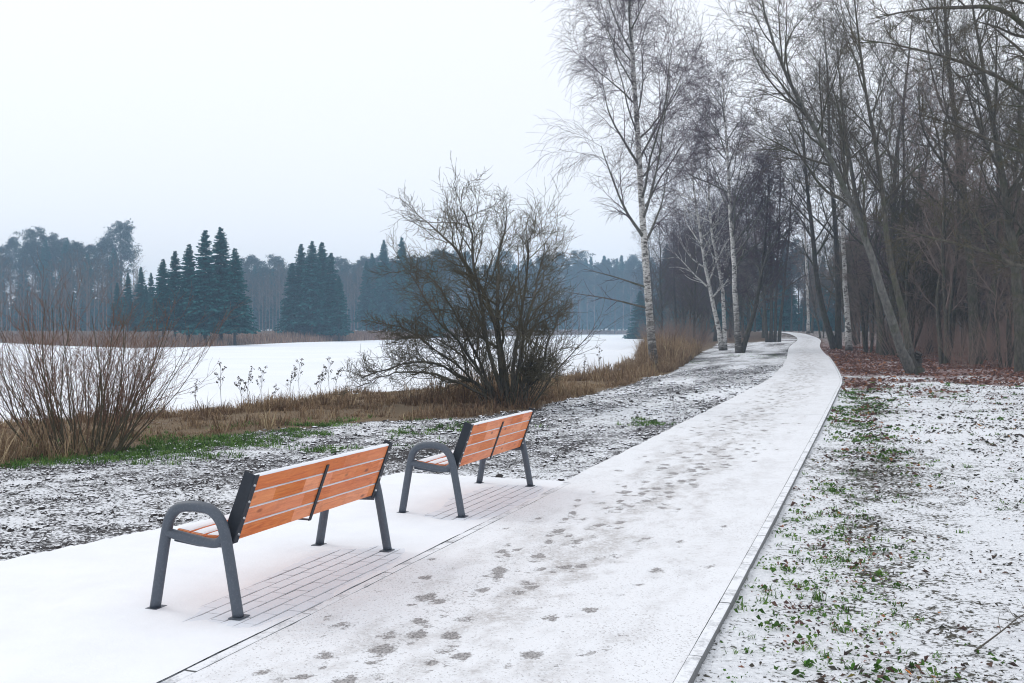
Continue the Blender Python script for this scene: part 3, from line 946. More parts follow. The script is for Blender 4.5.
def custom_tree(name, px_lines, depth, base_px, r0, label, mt, mb, mw, n1=16, n2=8, n3=7, n4=4, ang1=38, t0=.3, l1=.34, up=.09, droop=0.0, seed=1, k=14, group=None, twr=.0045, dd=0.0, stem_mats=None):
    """stems drawn in the photograph, set at the distance of the ground they stand on"""
    r = np.random.default_rng(seed)
    base = G(*base_px) if depth is None else np.array([(base_px[0] - 512) / F * depth, depth, float(hsm(np.array([(base_px[0] - 512) / F * depth]), np.array([depth]))[0])])
    Ps, Rs = [], []
    for i, (pts, rad) in enumerate(px_lines):
        P = line_from_px(pts, base[1], base, k, dd * (1 if i % 2 else -1))
        P[1:] += np.cumsum(r.normal(size=(k - 1, 3)) * np.array([1, 1, 0]) * .035 * math.sqrt(rad / .2), 0)
        z = np.linspace(0, 1, k); R = rad * ((1 - z) ** .9 * .9 + .1); R[0] *= 1.3
        P[0, 2] = min(P[0, 2], -.1) if pts[0][1] >= base_px[1] - 4 else P[0, 2]
        Ps.append(P); Rs.append(R)
    P0, R0 = np.stack(Ps), np.stack(Rs)
    t_, b_, w_ = bare_tree(r, 1, r0, n1=n1, n2=n2, n3=n3, n4=n4, ang1=ang1, t0=t0, up=up, droop=droop, line=(P0, R0), l1=l1, twr=twr)
    return tree_obj(name, base, t_, b_, w_, mt, mb, mw, stem_mats=stem_mats, label=label, cat='tree', group=group)

# birch pair left of the path
custom_tree('birch_tree', [([(739, 354), (737, 320), (734, 270), (731, 200), (727, 130), (724, 70)], .20),
                           ([(741, 353), (752, 325), (762, 285), (768, 235), (772, 170)], .17)], None, (740, 353), .2,
            'twin-stemmed birch left of the path, one dark stem leaning right', M['birch'], M['barkpale'], M['twig_purple'], n1=24, n2=9, n3=8, n4=5, ang1=44, t0=.2, l1=.36, droop=.16, up=.05, seed=5, twr=.0085, stem_mats={1: M['barkdark']})
custom_tree('birch_tree', [([(722, 345), (712, 300), (703, 255), (696, 200), (690, 140)], .17), ([(725, 345), (722, 290), (712, 240), (706, 180), (704, 110)], .15)],
            72, (722, 345), .2, 'white birch leaning left behind the twin-stemmed birch', M['birchwhite'], M['birchwhite'], M['twig_purple'], n1=20, n2=9, n3=8, n4=4, ang1=46, t0=.2, l1=.38, droop=.14, up=.05, seed=6, twr=.0085)

# leaning tree with the hacked base, right of the path
lean_t = custom_tree('leaning_tree', [([(915, 376), (903, 352), (891, 315), (873, 258), (848, 195), (818, 135), (790, 85), (766, 25), (755, -20)], .17),
                             ([(912, 365), (906, 320), (893, 262), (884, 190), (868, 110), (858, 30), (852, -30)], .13)], None, (914, 374), .25,
            'tree leaning left over the path from a hacked dark base', M['bark'], M['bark'], M['twig_grey'], n1=18, n2=9, n3=7, n4=4, ang1=34, t0=.34, l1=.33, up=.10, seed=8, dd=2.5, twr=.0055, stem_mats={0: M['barkpale']})
sb = np.array(lean_t.location); sr = np.random.default_rng(77)
def stub(pts, rads, name):
    P = resample_poly(np.array(pts), 12); P = P + sr.normal(0, .015, P.shape)
    R = np.interp(np.linspace(0, 1, 12), np.linspace(0, 1, len(rads)), rads) * (1 + sr.normal(0, .06, 12))
    V, q = join([(P[None], R[None], 12)])
    V = V + sr.normal(0, .02, V.shape)
    n = len(V); V = np.vstack([V, P[-1:]]); T = np.array([(n - 12 + k, n - 12 + (k + 1) % 12, n) for k in range(12)])
    obj(name, mesh_np(name, V, q, T), M['barkdark'], lean_t)
stub([(.12, 0, -.12), (-.02, 0, .22), (-.22, -.05, .55), (-.34, -.08, .85)], [.36, .31, .30, .25], 'hacked_base')
stub([(-.2, -.1, .5), (-.48, -.2, .72), (-.62, -.22, .98)], [.2, .17, .14], 'cut_stub')
stub([(.02, -.05, .35), (.08, -.12, .6), (.10, -.14, .8)], [.2, .15, .11], 'cut_stub')
# trunks behind
custom_tree('forest_tree', [([(884, 350), (880, 310), (872, 260), (858, 200), (846, 130), (838, 50)], .21), ([(889, 350), (892, 300), (893, 240), (896, 170), (905, 90), (914, 10)], .20),
                            ([(893, 350), (899, 310), (910, 250), (925, 180), (935, 100)], .17)], 58, (888, 350), .2,
            'three-stemmed dark tree behind the leaning tree', M['bark'], M['bark'], M['twig_grey'], n1=15, n2=8, n3=7, n4=3, seed=9, t0=.3, twr=.007)
custom_tree('forest_tree', [([(835, 345), (826, 320), (817, 280), (813, 230), (806, 160), (802, 90)], .22), ([(838, 345), (838, 300), (835, 240), (829, 170), (826, 90), (822, 20)], .22)], 70, (837, 346), .2,
            'dark V-shaped tree right beside the path before the wood', M['barkdark'], M['bark'], M['twig_grey'], n1=17, n2=8, n3=7, n4=3, seed=10, t0=.3, twr=.008)
custom_tree('forest_tree', [([(976, 360), (974, 320), (972, 270), (965, 190), (958, 110), (950, 20), (948, -40)], .24), ([(979, 352), (990, 300), (1003, 240), (1014, 160), (1020, 70)], .17)], 46, (976, 360), .2,
            'dark forked tree among brown brush near the right edge', M['bark'], M['bark'], M['twig_grey'], n1=17, n2=8, n3=7, n4=4, seed=11, t0=.28, twr=.0055)
custom_tree('forest_tree', [([(1022, 370), (1020, 320), (1014, 250), (1000, 160), (985, 70), (972, -10)], .22), ([(1026, 366), (1030, 300), (1036, 220), (1040, 130), (1044, 30)], .2)], 38, (1022, 370), .2,
            'dark double-trunked tree cut by the right edge of the photo', M['bark'], M['bark'], M['twig_grey'], n1=17, n2=9, n3=7, n4=4, seed=12, t0=.28, twr=.005)
# tree just outside the right edge whose limbs reach in
custom_tree('overhanging_tree', [([(1090, 430), (1085, 300), (1075, 180), (1050, 80), (1020, 10), (990, -60)], .22),
                                 ([(1078, 270), (1024, 268), (985, 252), (940, 240), (900, 231), (872, 224)], .065),
                                 ([(1068, 130), (1020, 90), (960, 62), (900, 45), (860, 40)], .06),
                                 ([(1058, 60), (1010, 12), (950, 8), (905, 12), (868, 20)], .07),
                                 ([(1070, 160), (1010, 150), (960, 128), (910, 112)], .05)], 21.5, (1090, 430), .2,
            'tree beyond the right edge with long bare limbs hanging into view', M['bark'], M['bark'], M['twig_olive'], n1=12, n2=6, n3=6, n4=3, seed=13, t0=.12, l1=.26, ang1=46, up=.03, twr=.0032)
# slender birches in the wood
custom_tree('birch_tree', [([(808, 334), (808, 290), (806, 230), (805, 170), (803, 120)], .21)], 145, (808, 334), .15,
            'slender white birch trunk standing by the path end', M['birchwhite'], M['birchwhite'], M['twig_purple'], n1=22, n2=8, n3=6, n4=3, seed=14, t0=.55, droop=.12, l1=.25, twr=.009)
custom_tree('birch_tree', [([(849, 342), (847, 290), (843, 230), (840, 160), (839, 100)], .19)], 66, (849, 342), .16,
            'slender white birch trunk right behind the dark V-shaped tree', M['birchwhite'], M['birchwhite'], M['twig_purple'], n1=22, n2=8, n3=6, n4=3, seed=15, t0=.55, droop=.12, l1=.25, twr=.008)
# clump on the left of the far path
custom_tree('forest_tree', [([(767, 338), (764, 300), (757, 250), (750, 180)], .14), ([(771, 338), (771, 290), (769, 230), (766, 150)], .15), ([(779, 338), (783, 290), (788, 230), (793, 160)], .14), ([(775, 338), (777, 280), (780, 200), (782, 120)], .13)],
            92, (774, 338), .2, 'dark many-stemmed tree left of the path where it enters the wood', M['barkdark'], M['bark'], M['twig_purple'], n1=13, n2=8, n3=6, n4=3, seed=16, t0=.2, twr=.009)

# generic forest trees: four builds, copied
FOREST_LABEL = 'bare dark tree standing in the thick of the wood'
FGRP = 'bare trees deep in the wood'
fp_ = []
for i, (h, lean, n1, mb, dr) in enumerate(((16, (.05, 0), 24, 'bark', 0), (18, (-.06, .02), 26, 'barkdark', 0), (14, (.10, .03), 22, 'bark', .05), (17, (-.02, 0), 26, 'barkdark', .1))):
    r = np.random.default_rng(200 + i)
    t_, b_, w_ = bare_tree(r, h, .19, lean, n1=n1, n2=8, n3=7, n4=3, t0=.14, l1=.36, droop=dr, twr=.009)
    fp_.append(tree_obj('forest_tree', (0, 0, 0), t_, b_, w_, M[mb], M['bark'], M[('twig_forest', 'twig_purple', 'twig_forest', 'twig_purple')[i]], label=FOREST_LABEL, cat='tree', group=FGRP))

def young_tree(seed, h, n, spread, mat):
    r = np.random.default_rng(seed); k = 12
    az = r.random(n) * 6.283; tl = np.radians(r.uniform(3, spread, n)); d = np.stack([np.cos(az) * np.sin(tl), np.sin(az) * np.sin(tl), np.cos(tl)], 1)
    P = np.empty((n, k, 3)); P[:, 0] = np.stack([np.cos(az) * .18, np.sin(az) * .18, np.full(n, -.1)], 1); L = h * r.uniform(.7, 1.05, n)
    for j in range(1, k):
        P[:, j] = P[:, j - 1] + d * (L / (k - 1))[:, None]; d = norm(d + r.normal(size=(n, 3)) * .06 + np.array([0, 0, .03]))
    R = r.uniform(.06, .11, n)[:, None] * np.linspace(1, .14, k)[None] ** .9
    t_, b_, w_ = bare_tree(r, h, .1, n1=15, n2=7, n3=6, n4=3, ang1=36, t0=.16, l1=.27, up=.07, line=(P, R), twr=.006)
    return tree_obj('young_tree', (0, 0, 0), t_, b_, w_, M['bark'], M[mat], M[mat], label='x', cat='tree')
def gz(x, y): return float(ground_z(np.array([x]), np.array([y]))[0])

fr = np.random.default_rng(55)
spots = []
tries = 0
while len(spots) < 95 and tries < 9000:
    tries += 1
    y = fr.uniform(52, 175); px = fr.uniform(655, 1110)
    x = (px - 512) / F * y
    if px < 790 and y < 100: continue
    o_, a_ = path_sd([x], [y])
    if abs(o_[0]) < 3.2: continue
    if o_[0] > 0 and poly_sdist(LAKE, np.array([x]), np.array([y]))[0] < 4: continue
    if any((x - a) ** 2 + (y - b) ** 2 < 9 for a, b in spots): continue
    if (840 < px < 858 and y < 72) or (800 < px < 816 and y < 150): continue
    spots.append((x, y))
used = [False] * 4
for k, (x, y) in enumerate(spots):
    i = int(fr.integers(4)); loc = (x, y, gz(x, y)); rz = fr.uniform(0, 6.28); s = fr.uniform(.5, .85) + .25 * (y > 110)
    if not used[i]:
        used[i] = True; o = fp_[i]; o.location = loc; o.rotation_euler = (0, 0, rz); o.scale = (s, s, s)
    else:
        label_copy(fp_[i], loc, rz, s, FOREST_LABEL, FGRP)

yt = [young_tree(700, 12, 4, 15, 'twig_forest'), young_tree(701, 10, 5, 20, 'twig_olive'), young_tree(702, 13, 3, 12, 'twig_forest')]
YL = 'slender many-stemmed young tree at the edge of the wood on the right'
YG = 'young trees at the wood edge'
ysp = [(868, 62), (905, 52), (928, 60), (944, 47), (958, 55), (990, 50), (1004, 42), (1012, 58), (1035, 46), (1050, 54), (935, 72), (972, 70), (1000, 74), (858, 80), (896, 76), (1030, 68), (824, 92), (870, 96), (915, 90), (950, 88), (985, 92), (1020, 90), (1060, 66), (795, 110), (850, 112)]
for k, (px, y) in enumerate(ysp):
    x = (px - 512) / F * y; i = k % 3; s_y = (.9, 1.1, .95, 1.2, .8, 1.05)[(k * 5) % 6]
    if abs(path_sd([x], [y])[0][0]) < 2.6: x += 3
    if k < 3: o = yt[i]; o.location = (x, y, gz(x, y)); o.scale = (s_y,) * 3; o['label'] = YL; o['group'] = YG
    else: label_copy(yt[i], (x, y, gz(x, y)), k * 1.7, s_y, YL, YG)

# trees on the right bank of the lake, behind the birches
for k, (px, y, s, i) in enumerate(((662, 110, .8, 3), (676, 120, .85, 1), (690, 105, .8, 3), (701, 118, .9, 1), (715, 108, .95, 3), (655, 150, .9, 1), (684, 150, 1, 0), (705, 160, 1, 2), (730, 125, 1, 1), (748, 120, 1, 3), (668, 175, 1, 2), (695, 88, .7, 3))):
    x = (px - 512) / F * y
    label_copy(fp_[i], (x, y, gz(x, y)), k * 1.3, s, 'purplish bare tree on the right shore behind the birches', 'bare trees on the right shore')

# ------------------------------------------------------------------ conifers
def spruce(r, h, tmin=.07):
    k = 16; z = np.linspace(0, 1, k)
    P = np.stack([0 * z, 0 * z, z * h], 1)[None]; R = (.012 * h * (1 - z) + .01)[None]
    nb = int(h * 36)
    t = np.sort(r.random(nb) ** .78) * .985 + .005
    t = np.clip(t, tmin, .995) + r.uniform(0, .03, nb) * (t < tmin + .01)
    az = r.random(nb) * 6.283
    Lb = (h * .19 * (1 - t) ** .80 + .10) * r.uniform(.55, 1.12, nb)
    Vs, Qs, As, n = [], [], [], 0
    nbl = 13
    d = np.stack([np.cos(az), np.sin(az), np.zeros(nb)], 1); side = np.stack([-np.sin(az), np.cos(az), np.zeros(nb)], 1)
    for j in range(nbl):
        f = (j + .6) / nbl
        sg = r.choice([-1, 1], nb)[:, None]
        c = d * (Lb * f)[:, None]; c[:, 2] = t * h + Lb * (.18 * (1 - t) * f - .42 * f * f * (.4 + .9 * (1 - t))) + .12 * Lb * f ** 6 + .55 * Lb * f * sstep(.72, 1.0, t)
        ln = (Lb * (.42 * (1 - f) + .16) + .1)[:, None]
        tip = c + ln * (d * r.uniform(.2, .7, (nb, 1)) + side * sg * r.uniform(.25, .9, (nb, 1)) + np.array([0, 0, -1]) * r.uniform(.15, .65, (nb, 1)))
        w = .045 + .17 * (1 - t[:, None]) ** .8
        up = r.normal(size=(nb, 3)) + np.array([0, 0, .25]); wv = norm(np.cross(tip - c, up)) * w
        Vs += [c - d * .15 * ln, c + (tip - c) * .45 + wv, tip, c + (tip - c) * .45 - wv]
        b0 = n + np.arange(nb); Qs.append(np.stack([b0, b0 + nb, b0 + 2 * nb, b0 + 3 * nb], 1)); n += 4 * nb
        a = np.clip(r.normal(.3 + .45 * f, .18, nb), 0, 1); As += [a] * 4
    return (P, R), np.vstack(Vs), np.vstack(Qs), np.concatenate(As)

def pine(r, h):
    (P, R) = trunk_line(r, h, .012 * h, (r.normal(0, .02), 0), .02, 12, .2)
    P1, R1 = children(r, P, R, 34, .5, .99, 62, 14, .19, 6, .12, (0, 0, .08), .45, .03, .3, lambda t: 1.25 - .75 * t ** 2)
    P2, R2 = children(r, P1, R1, 6, .3, 1, 45, 12, .4, 4, .15, (0, 0, .08), .5, .02, .4)
    tips = np.concatenate([P2[:, 2:].reshape(-1, 3), P1[:, 4:].reshape(-1, 3)])
    nb = len(tips) * 11
    c = np.repeat(tips, 11, 0) + r.normal(size=(nb, 3)) * np.array([.34, .34, .2])
    d = norm(r.normal(size=(nb, 3)) + np.array([0, 0, .5])) * r.uniform(.25, .55, (nb, 1)); w = norm(np.cross(d, r.normal(size=(nb, 3)))) * .11
    V = np.vstack([c, c + d * .5 + w, c + d, c + d * .5 - w]); b0 = np.arange(nb); Q = np.stack([b0, b0 + nb, b0 + 2 * nb, b0 + 3 * nb], 1)
    a = np.tile(np.clip(r.normal(.5, .25, nb), 0, 1), 4)
    return [(P, R, 7), (P1, R1, 4)], V, Q, a

def conifer(name, build, label, group):
    root = empty(name, (0, 0, 0), label=label, cat='tree', group=group)
    tr, V, Q, A = build
    if isinstance(tr, tuple): tr = [(tr[0], tr[1], 7)]
    v, q = join(tr); obj('trunk', mesh_np('trunk', v, q, smooth=True), M['barkdark'], root)
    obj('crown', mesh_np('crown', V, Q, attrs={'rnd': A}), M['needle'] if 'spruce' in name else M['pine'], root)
    return root

SP_L = 'dark spruce in the far wood beyond the lake'
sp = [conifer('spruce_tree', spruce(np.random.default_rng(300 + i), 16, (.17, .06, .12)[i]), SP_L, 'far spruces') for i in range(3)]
pn = [conifer('pine_tree', pine(np.random.default_rng(320 + i), 22), 'tall hazy pine in the wood at far left', 'hazy pines') for i in range(2)]
used_sp = set()
def put(src, H_built, px, top, y, label, group, cat='tree', rz=None, wide=1.0):
    x = (px - 512) / F * y; z = gz(x, y)
    h = H0 + (HY - top) / F * y - z
    s = h / H_built
    rz = rz if rz is not None else px * 1.7
    if id(src) not in used_sp:
        used_sp.add(id(src)); o = src; o.location = (x, y, z - .05); o.rotation_euler = (0, 0, rz)
        o['label'] = label; o['group'] = group
    else:
        o = label_copy(src, (x, y, z - .05), rz, s, label, group)
    wd = wide
    o.scale = (s * wd, s * wd, s)
    return o

A_ = 'spruces in the left lakeside clump'
for i, (px, top, y, lb) in enumerate(((163, 258, 128, 'leftmost spruce of the left lakeside clump'), (175, 250, 133, 'spruce second from left in the left lakeside clump'),
        (189, 243, 130, 'spruce third from left in the left lakeside clump'), (205, 229, 129, 'spruce with the sharp top in the middle of the left lakeside clump'),
        (221, 226, 132, 'tallest spruce of the left lakeside clump'), (235, 247, 129, 'rightmost spruce of the left lakeside clump'))):
    put(sp[(0, 2, 0, 2, 0, 0)[i]], 16, px, top, y, lb, A_, wide=1.3)
B_ = 'spruces in the round right lakeside clump'
for i, (px, top, y, lb) in enumerate(((292, 262, 178, 'leftmost spruce of the round clump on the far shore'), (301, 243, 180, 'spruce second from left in the round far-shore clump'),
        (312, 240, 176, 'tallest spruce in the middle of the round far-shore clump'), (322, 241, 181, 'spruce right of the tallest in the round far-shore clump'),
        (331, 252, 177, 'spruce second from right in the round far-shore clump'), (339, 275, 175, 'rightmost low spruce of the round far-shore clump'))):
    o = put(sp[(i + 1) % 3], 16, px, top, y, lb, B_, wide=1.25)
for px, top, lb in ((384, 239, 'left one of two lone pointed spruces above the far wood'), (402, 236, 'right one of two lone pointed spruces above the far wood')):
    put(sp[0], 16, px, top, 235, lb, 'lone pointed spruces')
for i, (px, top, y) in enumerate(((128, 272, 165), (141, 266, 168), (151, 272, 166), (117, 282, 170), (146, 284, 160))):
    put(sp[i % 3], 16, px, top, y, 'small dark spruce between the hazy pines and the left clump', 'small spruces left of the clump')
fr = np.random.default_rng(77)
# hazy wood at far left
for k in range(26):
    px = -70 + k * 7.6 + fr.uniform(-3, 3); y = fr.uniform(300, 360)
    if px > 122: break
    top = 238 + 6 * math.sin(px * .09) + fr.uniform(-6, 10) + (16 if px < 10 else 0)
    if k % 3 == 0: put(sp[k % 3], 16, px, top + 4, y, 'hazy spruce in the wood at far left', 'hazy spruces')
    else: put(pn[k % 2], 22, px, top, y, 'tall hazy pine in the wood at far left', 'hazy pines')
# distant wood behind the clumps
for k in range(64):
    px = 232 + k * 3.3 + fr.uniform(-2, 2); y = fr.uniform(330, 390)
    top = 262 + fr.uniform(-2, 10)
    (put(sp[k % 3], 16, px, top, y, 'pale distant spruce behind the lakeside clumps', 'pale distant conifers') if k % 2 else put(pn[k % 2], 22, px, top, y, 'pale distant pine behind the lakeside clumps', 'pale distant conifers'))
# darker wood behind the willow
for k in range(26):
    px = 368 + k * 3.0 + fr.uniform(-2, 2); y = fr.uniform(240, 290); top = 262 + fr.uniform(-10, 10)
    put((sp + pn)[k % 5], (16, 16, 16, 22, 22)[k % 5], px, top, y, 'dark conifer in the wood behind the big willow', 'dark conifers behind the willow')
# wood on the far shore right of the willow
for k in range(75):
    px = 440 + k * 3.6 + fr.uniform(-3, 3); y = fr.uniform(425, 470) + max(0, px - 560) * .25; top = 264 + fr.uniform(-10, 9)
    put((sp + pn)[k % 5], (16, 16, 16, 22, 22)[k % 5], px, top, y, 'distant blue conifer on the far shore between willow and birch', 'blue conifers on the far shore')
# dark conifers that close the wood right of the path
for k in range(46):
    px = 670 + k * 9.5 + fr.uniform(-4, 4); y = fr.uniform(185, 215); top = 262 + fr.uniform(-25, 15)
    put((sp + pn)[k % 5], (16, 16, 16, 22, 22)[k % 5], px, top, y, 'dark conifer closing the back of the wood right of the lake', 'dark conifers at the back of the wood')

for k in range(44):
    px = -150 + k * 8.2 + fr.uniform(-3, 3); y = fr.uniform(270, 295); top = 292 + fr.uniform(-12, 10)
    put(sp[1], 16, px, top, y, 'low hazy spruce at the foot of the far left wood', 'low hazy spruces', wide=1.7)
for k in range(40):
    px = 640 + k * 11 + fr.uniform(-4, 4); y = fr.uniform(222, 245); top = 292 + fr.uniform(-14, 10)
    put(sp[1], 16, px, top, y, 'low dark spruce at the back of the wood', 'low dark spruces in the wood', wide=1.8)
# bare grey trees in the distant wood, thin trunks
r = np.random.default_rng(400)
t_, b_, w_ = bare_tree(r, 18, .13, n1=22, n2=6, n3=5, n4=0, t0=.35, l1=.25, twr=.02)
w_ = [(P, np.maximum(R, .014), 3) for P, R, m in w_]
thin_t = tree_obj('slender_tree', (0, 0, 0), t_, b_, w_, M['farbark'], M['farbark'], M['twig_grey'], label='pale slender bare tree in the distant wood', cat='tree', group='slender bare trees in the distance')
first = True
for k in range(150):
    if k >= 120: px = -60 + (k - 120) * 6.6 + fr.uniform(-3, 3); y = fr.uniform(165, 195) + max(0, -px) * .3; top = 285 + fr.uniform(-12, 14)
    elif k < 34: px = -60 + k * 6 + fr.uniform(-3, 3); y = fr.uniform(190, 225); top = 262 + fr.uniform(-8, 14)
    elif k < 84: px = 232 + (k - 34) * 3.4; y = fr.uniform(300, 345); top = 275 + fr.uniform(-8, 10)
    else: px = 400 + (k - 84) * 7.2; y = fr.uniform(408, 430) + max(0, px - 520) * .25; top = 282 + fr.uniform(-8, 10)
    x = (px - 512) / F * y
    if poly_sdist(LAKE, np.array([x]), np.array([y]))[0] < 2: continue
    z = gz(x, y); s = (H0 + (HY - top) / F * y - z) / 17.5
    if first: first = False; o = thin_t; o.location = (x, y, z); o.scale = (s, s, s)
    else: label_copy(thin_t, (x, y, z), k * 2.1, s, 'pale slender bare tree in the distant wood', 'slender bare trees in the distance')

# ------------------------------------------------------------------ shrubs
def shrub_levels(r, n, h, spread, lean, r0=.011, nt=9, n2=4, rise=.05, rad=.45):
    az = r.random(n) * 6.283; q = r.random(n) ** .5
    b = np.stack([np.cos(az) * q * rad, np.sin(az) * q * rad, np.full(n, -.06)], 1)
    tilt = np.radians(q * spread + r.normal(0, 6, n)); a2 = az + r.normal(0, .4, n)
    d = np.stack([np.cos(a2) * np.sin(tilt), np.sin(a2) * np.sin(tilt), np.cos(tilt)], 1) + np.array([*lean, 0])
    d = norm(d); L = h * r.uniform(.55, 1.1, n) / np.maximum(.5, np.cos(tilt)) ** .6
    k = 9; P = np.empty((n, k, 3)); P[:, 0] = b
    for j in range(1, k):
        P[:, j] = P[:, j - 1] + d * (L / (k - 1))[:, None]; d = norm(d + r.normal(size=(n, 3)) * .07 + np.array([0, 0, rise]))
    R = r0 * r.uniform(.6, 1.25, n)[:, None] * np.linspace(1, .28, k)[None]
    P1, R1 = children(r, P, R, nt, .2, 1, 30, 9, .36, 6, .1, (0, 0, .08), .6, .0022, .45, lambda t: 1.1 - .5 * t)
    P2, R2 = children(r, P1, R1, n2, .15, 1, 32, 10, .45, 4, .12, (0, 0, .06), .7, .0018, .6)
    return (P, R), (P1, R1), (P2, R2)

def shrub(name, loc, levels, ms, mt, **kw):
    root = empty(name, loc, **kw)
    (P, R), (P1, R1), (P2, R2) = levels
    V, q = join([(P, R, 6)]); obj('stems', mesh_np('stems', V, q, smooth=True), ms, root)
    V, q = join([(P1, R1, 4), (P2, R2, 3)]); obj('twigs', mesh_np('twigs', V, q), mt, root)
    return root

b_ = G(82, 452)
shrub('willow_shrub', b_, shrub_levels(np.random.default_rng(60), 78, 1.85, 36, (0, 0), .010, 9, 5, .09, .5), M['twig_olive'], M['twig_red'],
      label='reddish leafless shrub at the lake edge on the far left', cat='shrub')

# the big grey willow in the middle: stems drawn in the photograph
wb = G(505, 407); r = np.random.default_rng(61); wd_ = wb[1]
lines = [([(508, 408), (500, 350), (492, 300), (475, 255), (450, 215), (425, 190)], .055), ([(510, 408), (506, 340), (500, 285), (503, 235), (512, 185)], .06),
         ([(506, 408), (496, 340), (488, 290), (482, 240), (478, 195), (470, 168)], .05), ([(514, 406), (522, 350), (530, 300), (540, 255), (548, 215)], .045),
         ([(516, 404), (532, 365), (546, 330), (556, 295)], .035), ([(518, 404), (536, 378), (552, 355), (566, 342)], .024),
         ([(500, 404), (470, 372), (430, 352), (395, 352), (352, 366)], .04), ([(498, 404), (460, 380), (420, 366), (385, 372), (350, 388)], .03),
         ([(502, 402), (470, 350), (440, 310), (415, 275), (398, 250)], .035), ([(500, 404), (465, 362), (430, 330), (400, 310), (372, 300)], .03),
         ([(520, 406), (530, 380), (536, 362)], .085), ([(512, 404), (514, 350), (520, 290), (528, 230), (530, 190)], .045), ([(504, 404), (480, 340), (462, 290), (440, 250), (418, 228)], .035),
         ([(503, 404), (478, 360), (450, 335), (420, 322), (398, 330)], .026)]
Ps, Rs = [], []
for i, (pts, rad) in enumerate(lines):
    q = np.array([PX(a, b, wd_ + (j / (len(pts) - 1)) * r.uniform(-1.6, 1.6)) - wb for j, (a, b) in enumerate(pts)])
    Ps.append(resample_poly(q, 14)); Rs.append(rad * np.linspace(1, .22, 14))
P0, R0 = np.stack(Ps), np.stack(Rs)
P0 = P0 * np.array([.92, 1, .85]) + np.cumsum(r.normal(size=P0.shape) * .03, 1)
(Pa, Ra), _, _ = shrub_levels(r, 36, 2.0, 40, (-.08, 0), .016, 4, 2, .06, .55)
P1, R1 = children(r, P0, R0, 19, .22, 1, 36, 12, .22, 7, .14, (0, 0, .07), .6, .007, .3, lambda t: 1.15 - .55 * t)
P1b, R1b = children(r, Pa, Ra, 8, .25, 1, 32, 10, .36, 6, .12, (0, 0, .07), .6, .004, .4)
P2, R2 = children(r, P1, R1, 9, .1, 1, 40, 13, .45, 5, .2, (0, 0, .04), .6, .0042, .45)
P3, R3 = children(r, P2, R2, 5, .1, 1, 40, 13, .5, 4, .2, (0, 0, .03), .7, .0036, .6)
P2b, R2b = children(r, P1b, R1b, 4, .15, 1, 34, 12, .5, 4, .15, (0, 0, .05), .7, .003, .6)
root = tree_obj('grey_willow', wb, [(P0, R0, 8), (np.concatenate([Pa]), Ra, 5)], [(P1, R1, 4), (P1b, R1b, 4)], [(P2, R2, 3), (P3, R3, 3), (P2b, R2b, 3)],
         M['bark'], M['twig_olive'], M['twig_olive'], label='big many-stemmed bare willow on the bank behind the benches', cat='tree')

# dark brush on the right shore and brown brush in the wood
bp = shrub('brush', (0, 0, 0), shrub_levels(np.random.default_rng(62), 42, 2.4, 34, (0, 0), .012, 7, 3, .05, .9), M['twig_brush'], M['twig_brush'],
           label='brown brush between the trees of the wood', cat='shrub', group='brown brush in the wood')
for lv in bp.children: pass
bs = []
fr = np.random.default_rng(63)
for k in range(60):
    y = fr.uniform(40, 85); px = fr.uniform(905, 1080) if k < 34 else fr.uniform(850, 1080)
    if k >= 48: px, y = fr.uniform(655, 735), fr.uniform(85, 125)
    x = (px - 512) / F * y
    if abs(path_sd([x], [y])[0][0]) < 3: continue
    if px < 960 and y < 48: continue
    bs.append((x, y, fr.uniform(.6, 1.25)))
for k, (x, y, s) in enumerate(bs):
    if k == 0: bp.location = (x, y, gz(x, y)); bp.scale = (s, s, s)
    else: label_copy(bp, (x, y, gz(x, y)), k * 2.4, s, 'brown brush between the trees of the wood', 'brown brush in the wood')

# ------------------------------------------------------------------ blades, leaves, clods
def blades(r, pos, h, w, lean, droop=.5, az=None):
    n = len(pos); az = r.random(n) * 6.283 if az is None else az; d = np.stack([np.cos(az), np.sin(az), 0 * az], 1); s = np.stack([-d[:, 1], d[:, 0], 0 * az], 1)
    tl = (lean * r.uniform(.2, 1.3, n))[:, None]; h = h[:, None]; w = w[:, None]
    up = np.array([0, 0, 1.])
    m = pos + h * (.6 * up + d * tl * .35); t = pos + h * ((1 - droop * tl ** 1.3 * .5) * up + d * tl)
    V = np.stack([pos - s * w, pos + s * w, m + s * w * .7, m - s * w * .7, t], 1).reshape(-1, 3)
    b = np.arange(n) * 5
    return V, np.stack([b, b + 1, b + 2, b + 3], 1), np.stack([b + 3, b + 2, b + 4], 1)

def blade_obj(name, r, pos, h, w, lean, mat, label, droop=.5, rmean=.5, parent=None, az=None):
    V, q, t = blades(r, pos, h, w, lean, droop, az)
    a = np.repeat(np.clip(rmean + r.normal(0, .2, len(pos)), 0, 1), 5)
    o = obj(name, mesh_np(name, V, q, t, attrs={'rnd': a}), mat, parent, kind='stuff')
    if label: o['label'] = label
    return o

def scatter(r, n, x0, x1, y0, y1, keep):
    x = r.uniform(x0, x1, n); y = r.uniform(y0, y1, n); k = keep(x, y) > r.random(n)
    return x[k], y[k]

